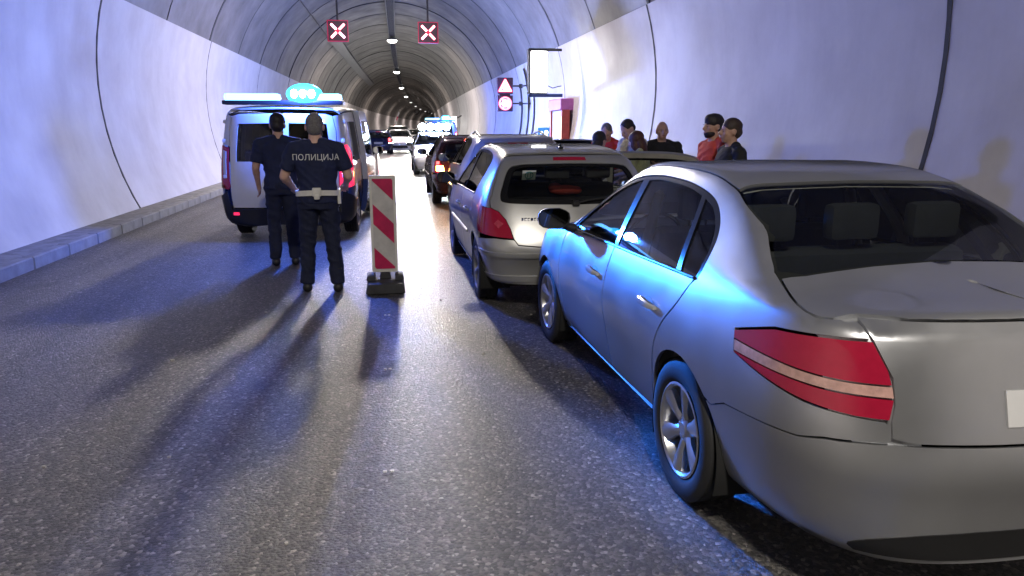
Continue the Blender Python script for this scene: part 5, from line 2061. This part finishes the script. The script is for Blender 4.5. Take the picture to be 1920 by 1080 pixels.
def open_door(c, root, P, side, ang, frame=None):
    """a rear door swung open about its front hinge, with its window frame"""
    outline = [(-.155, .25), (-.15, .75), (-.16, 1.335)] + spl([(-.185, 1.372), (-.24, 1.385), (-.55, 1.388), (-.85, 1.378), (-1.06, 1.345), (-1.155, 1.30), (-1.175, 1.22), (-1.13, 1.06)], 4) + spl([(-1.085, .955), (-1.06, .80), (-.98, .62), (-.89, .42), (-.84, .262)], 4)
    hole = [(-.215, 1.0), (-.215, 1.29)] + spl([(-.235, 1.318), (-.28, 1.325), (-.55, 1.328), (-.85, 1.320), (-1.04, 1.295), (-1.105, 1.262), (-1.115, 1.20), (-1.05, 1.0)], 4)
    s = None if side == 1 else 'right'
    d = c.make('rear_door', P, c.geo(outline, holes=[clean(hole)], rim=.045), s)
    c.make('window_seal', M['gloss'], c.geo(clean(shrink(clean(hole), -.004)), holes=[clean(shrink(clean(hole), .014))], off=-.040, rim=.02, gap=0), s, parent=d)
    c.make('door_card', M['trim'], c.geo([(-.17, .30), (-.17, .96), (-1.06, .95), (-.86, .30)], off=-.07, rim=-.05, gap=0), s, parent=d)
    c.make('door_frame', frame or P, c.geo(outline, holes=[clean(hole)], off=-.046, rim=0, gap=.001), s, parent=d)
    c.make('door_window', M['glass_b'], c.geo(clean(shrink(clean(hole), -.006)), off=-.022, rim=0, gap=0), s, parent=d)
    hx, hy = -.16, side * .82
    d.matrix_local = Matrix.Translation((hx, hy, 0)) @ Matrix.Rotation(-side * ang, 4, 'Z') @ Matrix.Translation((-hx, -hy, 0))
    return d


pg = car_root('hatchback_car', (1.655, 8.46), PI / 2 + .004, 'champagne silver hatchback with its right rear door open')
c = build_hatch(pg, M['silver2'], h=.05, rdoors=(1,))
open_door(c, pg, M['silver2'], -1, math.radians(76), pbr('lit_frame_paint', (.52, .50, .44), .4, .1, coat=.5))  # frame creamier than the body paint, with the lamplight put into its colour
HBc = c
# things of the hatchback: antenna, wiper, lettering
p, n = c.b.top(-1.28, 0)
MB().box((p[0], 0, p[2] + .008), (.10, .045, .02), .006).tube([(p[0] + .02, 0, p[2] + .01), (p[0] - .01, 0, p[2] + .05)], [.02, .006], 8).build('aerial_base', M['black'], pg)
wp = MB()
q0, nn = c.b.belt(*c.b.R(.0, .985))
pts = [c.b.belt(*c.b.R(y, z))[0] + np.array([-.02, 0, 0]) for y, z in ((0.0, .975), (.12, 1.0), (.26, 1.015), (.42, 1.03))]
wp.tube([p_ * MIR for p_ in pts], .009, 6)
wp.box((pts[0][0], 0, pts[0][2]), (.05, .07, .05), .012)
wp.build('rear_wiper', M['black'], pg)
# small chrome lettering on the tailgate (only its relief can be made out)
lt = MB()
x_ = .50
for i, wd in enumerate((.020, .026, .022, .026, .022, .024, .022, .026, .020, .020, .024)):
    y = x_ - wd / 2
    q, nn = c.b.belt(*c.b.R(y, .842))
    for dz in ((.011, -.011) if i % 3 else (0.0,)):
        lt.box((q[0] - .003, q[1], .842 + dz), (.006, wd * .8, .006 if i % 3 else .026), .001)
    lt.box((q[0] - .003, q[1] + wd * .35, .842), (.006, .005, .028), .001)
    x_ -= wd + .004
lt.build('tailgate_badge', M['chrome'], pg)
# sticker inside the rear glass, parcel with red garment
q, nn = c.b.belt(*c.b.R(.385, 1.215))
st = MB().box((q[0] + .045, q[1], 1.215), (.004, .125, .10), rot=Matrix.Rotation(-.55, 3, 'Y'))
so_ = st.build('window_sticker', pbr('sticker_paper', (.72, .76, .74), .6), pg)
ring = MB().lathe([(.040, -.003), (.033, -.003), (.033, .001), (.040, .001)], 18, axis='X')
ring.box((0, .012, 0), (.004, .007, .05)).box((0, -.012, 0), (.004, .007, .05))
ro = ring.build('sticker_mark', pbr('sticker_green', (.10, .28, .28), .6), so_)
ro.location = (q[0] + .038, q[1], 1.215)
ro.rotation_euler = (0, -.55, 0)
b_ = Blob()
b_.ell((-1.25, -.06, 1.035), (.07, .16, .05)); b_.ell((-1.23, .03, 1.06), (.06, .07, .045)); b_.ell((-1.25, -.17, 1.03), (.06, .07, .04))
tag(b_.build('jacket', pbr('red_garment', (.65, .07, .05), .8), None, .012), 'bright red jacket behind the rear window of the champagne hatchback', 'jacket')
bpy.data.objects['jacket'].matrix_world = Matrix.Translation((1.655, 8.46, .01)) @ Matrix.Rotation(PI / 2, 4, 'Z')

mv = car_root('estate_car', (2.02, 13.25), PI / 2 - .01, 'grey silver car ahead of the champagne hatchback, roof and dark rear glass showing')
c = build_hatch(mv, M['mpvpaint'], h=.07, rdoors=(1,))
mv.scale = (1.03, 1.03, 1.04)
open_door(c, mv, M['mpvpaint'], -1, math.radians(78), M['gloss'])
for s in (1, -1):
    pts = [c.b.top(x, s * .52)[0] + np.array([0, 0, .05 if -1.2 < x < -.1 else .005]) for x in (-1.3, -1.2, -.6, -.1, 0)]
    MB().tube(pts, .014, 8).build('roof_rail', M['black'], mv)
sp = c.geo([(-1.40, 0), (-1.40, .52), (-1.50, .56), (-1.62, .50), (-1.66, .3), (-1.67, 0)], chart='top', off=.03, h=.08)
c.make('roof_spoiler', M['mpvpaint'], sp, 'weld')

dh = car_root('dark_hatchback_car', (1.80, 17.85), PI / 2, 'dark car with its amber hazard lamp and red brake lamp lit')
build_hatch(dh, M['darkpaint'], lit=True, h=.08)
point('hazard_light', dh, (-2.25, .66, .80), 14, (1, .4, .08), .05)

pc = car_root('police_car', (1.78, 28.2), -PI / 2, 'white patrol car facing the viewer with headlamps and blue roof bar lit', cat='police car')
build_hatch(pc, M['whitepaint'], h=.085, front_lit=M['headlamp'])
bar = MB().box((-.25, 0, 1.545), (.26, 1.15, .04), .015).build('light_bar', M['black'], pc)
for y in (.36, -.36):
    MB().box((-.25, y, 1.635), (.24, .42, .17), .03, seg=2).build('light_cover', M['beacon_far'], bar)
MB().box((-.25, 0, 1.635), (.22, .28, .17), .03, seg=2).build('light_cover', M['beacon_far'], bar)
for y in (-.45, -.15, .15, .45):
    MB().ell((-.12, y, 1.65), (.06, .14, .13), 12, 8).build('flash_lamp', M['beacon_core'], bar)  # lamps and covers enlarged, their flare put into the shape
for s in (1, -1):
    cc = Car(HB[0], pc, .12)
    cc.make('blue_band', M['vanblue'], cc.geo([(-1.0, .66), (.84, .66), (.84, .80), (-1.0, .80)], off=.004, rim=0, gap=0), None if s == 1 else 'right')
for y in (.62, -.62):
    point('headlamp_light', pc, (2.32, y, .70), 700, (.95, .97, 1), .08, 'SPOT', (0, -PI / 2 + .10, 0), math.radians(70))
point('bar_light', pc, (-.25, 0, 1.95), 2600, (.24, .34, 1), .25)

van = empty('police_van', (-1.29, 13.71, .004), PI / 2 - .07, 'white and dark blue police van with its blue roof beacon glowing', 'police van', 'emergency vans')
build_van(van)
point('beacon_light', van, (-2.62, -.30, 2.22), 520, (.05, .15, 1.0), .12)
bo_ = point('flank_spot', van, (-2.50, -.2, 2.2), 7500, (.02, .20, 1.0), .09, 'SPOT', None, math.radians(15))  # added spot, narrowed to turn the saloon flank blue and spare the road
_mw = Matrix.Translation(van.location) @ Matrix.Rotation(PI / 2 - .07, 4, 'Z')
bo_.rotation_euler = (_mw.inverted() @ Vector((1.28, 4.35, .98)) - Vector((-2.50, -.2, 2.2))).to_track_quat('-Z', 'Y').to_euler()
v2 = dup(van)
v2.location = (3.0, 44, .004)
v2.rotation_euler = (0, 0, PI / 2 - .02)
for ch_ in list(v2.children):
    if ch_.type == 'LIGHT' and ch_.data.type == 'SPOT':
        bpy.data.objects.remove(ch_)
v2['label'] = 'far police van on the right beyond the patrol car, only its top in view'

fw = car_root('white_car', (.86, 50.5), -PI / 2, 'small white car with headlamps lit, on the far centre line')
cfar = build_hatch(fw, M['whitepaint'], h=.14, front_lit=M['headlamp'])
nb_ = car_root('navy_car', (-.42, 49), PI / 2 - .02, 'far navy car with red tail lamps just past the front of the van')
build_hatch(nb_, M['bluepaint'], h=.14, lit=None)
for s in (.66, -.66):
    MB().box((-1.95, s, .88), (.05, .12, .2), .02).build('tail_lamp', M['brake_on'], nb_)
for loc, rz, sc, lab in (((.95, 60.5), -PI / 2, 1.18, 'tall white car behind the small far white car, dark windscreen showing'),
                         ((2.35, 66), -PI / 2, 1.0, 'far white car with headlamps lit, left of the patrol car beacon'),
                         ((1.9, 80), -PI / 2 + .05, 1.0, 'white car farther back in the far queue with headlamps lit'),
                         ((4.3, 95), -PI / 2, 1.0, 'tiny white car at the far end of the queue')):
    o = dup(fw)
    o.location = (loc[0], loc[1], .004)
    o.rotation_euler = (0, 0, rz)
    o.scale = (sc, sc, sc)
    o['label'] = lab
for loc in ((.86, 47.9, .7), (2.35, 63.4, .7), (1.9, 77.4, .7)):
    pass
# barrier boom leaning beside the far cars
r = empty('boom_pole', (.55, 62.5, 0), 0, 'thin red and white pole leaning up behind the far cars', 'pole')
for k in range(5):
    a, b_2 = k / 5, (k + 1) / 5
    f_ = lambda t: (0 + .55 * t, 0, 1.2 + 1.6 * t)
    MB().tube([f_(a), f_(b_2)], .05, 8).build('pole_section', m_br if k % 2 else m_bw, r)
MB().box((0, 0, .6), (.2, .2, 1.2), .02).build('pole_stand', M['darksteel'], r)

# ---------------------------------------------------------------- people
navy = fabric('navy_uniform', (.012, .018, .06))
navy2 = fabric('navy_trousers', (.010, .014, .04))
m_belt = pbr('white_belt', (.72, .70, .64), .4)
grey_h = pbr('grey_hair', (.16, .15, .15), .8, var=.4, scale=60)
dark_h = pbr('dark_hair', (.018, .014, .014), .6, var=.4, scale=60)
aub_h = pbr('auburn_hair', (.075, .026, .014), .55, var=.4, scale=60)
denim = fabric('denim', (.05, .07, .13))
blackc = fabric('black_cotton', (.012, .012, .014))
redc = fabric('red_cotton', (.52, .035, .025))
redc2 = fabric('orange_red_cotton', (.62, .075, .035))
creamc = fabric('cream_cotton', (.62, .58, .44))
whitec = fabric('white_cotton', (.66, .65, .62))
greenc = fabric('pale_olive_cotton', (.48, .50, .28))

pr, q = person((-.69, 7.72, 0), .05, 1.78, 'police officer in navy uniform seen from behind, white belt at the waist', 0, navy, navy2, M['black'], grey_h, 'shaved',
               armL=((-.31, .0, 1.15), (-.24, .20, 1.02)), armR=((.30, -.01, 1.15), (.27, .20, 1.06)), feet=((-.15, .05), (.15, -.02)), vox=.008, heavy=1.12, shoe_h=.16)
k = q['k']
wrap_text(q['shirt'], 'ПОЛИЦИЈА', .078 * k, (0, -.3, 1.335 * k), (0, 1, 0), pbr('white_print', (.75, .75, .75), .6), q['shirt'])
belt = MB()
prof = []
V, F = [], []
nb = 40
for i in range(nb):
    t = 2 * PI * i / nb
    a, b_ = math.cos(t), math.sin(t)
    for dr, dz in ((0, -.026), (.007, -.026), (.007, .026), (0, .026)):
        rx, ry = .205 * k + dr, .153 * k + dr
        V.append((rx * (abs(a) ** .85) * (1 if a > 0 else -1), ry * (abs(b_) ** .85) * (1 if b_ > 0 else -1), 1.0 * k + dz - .012 * a * a))
for i in range(nb):
    j = (i + 1) % nb
    for c_ in range(4):
        F.append((i * 4 + c_, j * 4 + c_, j * 4 + (c_ + 1) % 4, i * 4 + (c_ + 1) % 4))
belt.add(V, F)
bo = belt.build('belt', m_belt, pr)
MB().box((-.005, -.178, 1.01 * k), (.085, .045, .085), .012, taper=(1, 1), seg=2).box((-.005, -.19, .965 * k), (.055, .04, .05), .012, seg=2).build('belt_pouch', m_belt, bo)
MB().box((.205, -.03, .955 * k), (.035, .075, .15), .012, seg=2).build('holster', m_belt, bo)
MB().box((.215, -.03, .84 * k), (.02, .03, .09), .006).build('holster_strap', M['black'], bo)
for sx in (-1, 1):
    MB().box((sx * .165, -.02, 1.437 * k), (.10, .055, .012), .004, rot=Matrix.Rotation(sx * .38, 3, 'Y')).build('shoulder_mark', M['vanblue'], q['shirt'])

person((-1.26, 9.35, 0), .15, 1.80, 'police officer in navy standing before the rear doors of the van', 1, navy, navy2, M['black'], dark_h, 'short', vox=.012, heavy=1.08, shoe_h=.16)

person((2.93, 10.25, 0), math.radians(-60), 1.58, 'dark haired woman in a white top seen from behind beside the man in red', 0, whitec, denim, M['black'], dark_h, 'bun', female=True,
       armL=((-.22, .08, 1.15), (-.10, .26, 1.12)), armR=((.22, .08, 1.15), (.10, .26, 1.12)))
_, q = person((3.27, 10.95, 0), math.radians(140), 1.73, 'grey haired man in a red shirt with a white side panel, looking down', 1, redc, denim, M['black'], grey_h, 'shaved', pitch=.45, lean=.10, yaw=.25)
k = q['k']
for nm, x0, x1, z0, z1 in (('white_panel', .085, .135, .98, 1.40), ('chest_badge', -.10, -.05, 1.27, 1.33)):
    bv = BVHTree.FromPolygons([v.co for v in q['shirt'].data.vertices], [p_.vertices for p_ in q['shirt'].data.polygons])
    V, F = [], []
    N_ = 12
    for i in range(N_ + 1):
        for xx in (x0, (x0 + x1) / 2, x1):
            p_ = Vector((xx, .6, z0 + (z1 - z0) * i / N_))
            h_ = bv.ray_cast(p_, Vector((0, -1, 0)))
            V.append((h_[0] + h_[1] * .004) if h_[0] is not None else Vector((xx, .12, p_.z)))
    for i in range(N_):
        for j in (0, 1):
            F.append((i * 3 + j, i * 3 + j + 1, i * 3 + j + 4, i * 3 + j + 3))
    MB().add(V, F).build(nm, whitec, q['shirt'])
person((3.45, 10.2, 0), math.radians(112), 1.79, 'man with cropped dark hair in a cream shirt, head bowed to the left', 0, creamc, denim, M['black'], dark_h, 'shaved', beard=None, pitch=.45, lean=.16,
       armL=((-.25, .12, 1.14), (-.10, .32, 1.10)), armR=((.25, .12, 1.14), (.12, .34, 1.10)))
person((3.37, 9.62, 0), math.radians(55), 1.60, 'auburn haired woman in a pale olive top leaning on the man in cream', 0, greenc, denim, M['black'], aub_h, 'bob', female=True, lean=.14, pitch=.25,
       armL=((-.22, .15, 1.18), (-.06, .36, 1.16)), armR=((.24, .12, 1.14), (.10, .36, 1.08)))
_, q = person((3.76, 10.05, 0), math.radians(172), 1.72, 'bald man in a black shirt with arms folded, facing the viewer', 1, blackc, denim, M['black'], grey_h, 'bald', heavy=1.12,
              armL=((-.27, .06, 1.13), (.06, .215, 1.17)), armR=((.27, .06, 1.13), (-.06, .235, 1.13)))
bv = BVHTree.FromPolygons([v.co for v in q['shirt'].data.vertices], [p_.vertices for p_ in q['shirt'].data.polygons])


def patch(q, x, z, w, h, mat, nm='chest_mark', d=(0, -1, 0), o=(0, .6)):
    bv = BVHTree.FromPolygons([v.co for v in q['shirt'].data.vertices], [p_.vertices for p_ in q['shirt'].data.polygons])
    V = []
    for i in range(5):
        for j in range(3):
            if d[0] == 0:
                p_ = Vector((x + w * (i / 4 - .5), o[1], z + h * (j / 2 - .5)))
            else:
                p_ = Vector((o[0], x + w * (i / 4 - .5), z + h * (j / 2 - .5)))
            h_ = bv.ray_cast(p_, Vector(d))
            V.append((h_[0] + h_[1] * .004) if h_[0] is not None else p_)
    F = [(i * 3 + j, i * 3 + j + 1, i * 3 + j + 4, i * 3 + j + 3) for i in range(4) for j in range(2)]
    MB().add(V, F).build(nm, mat, q['shirt'])


patch(q, -.10, 1.29, .05, .035, whitec)
_, q = person((3.62, 8.05, 0), math.radians(98), 1.78, 'bearded man in an orange red shirt with dark hair, in profile', 1, redc2, denim, M['black'], dark_h, 'cap', beard=dark_h)
patch(q, .0, 1.22, .05, .04, whitec, 'sleeve_mark', (1, 0, 0), (-.6, 0))
person((3.50, 7.35, 0), math.radians(88), 1.73, 'man in a black shirt with short brown hair, in profile nearest the viewer', 1, blackc, denim, M['black'], pbr('brown_hair', (.045, .028, .02), .6, var=.3, scale=60), 'short')
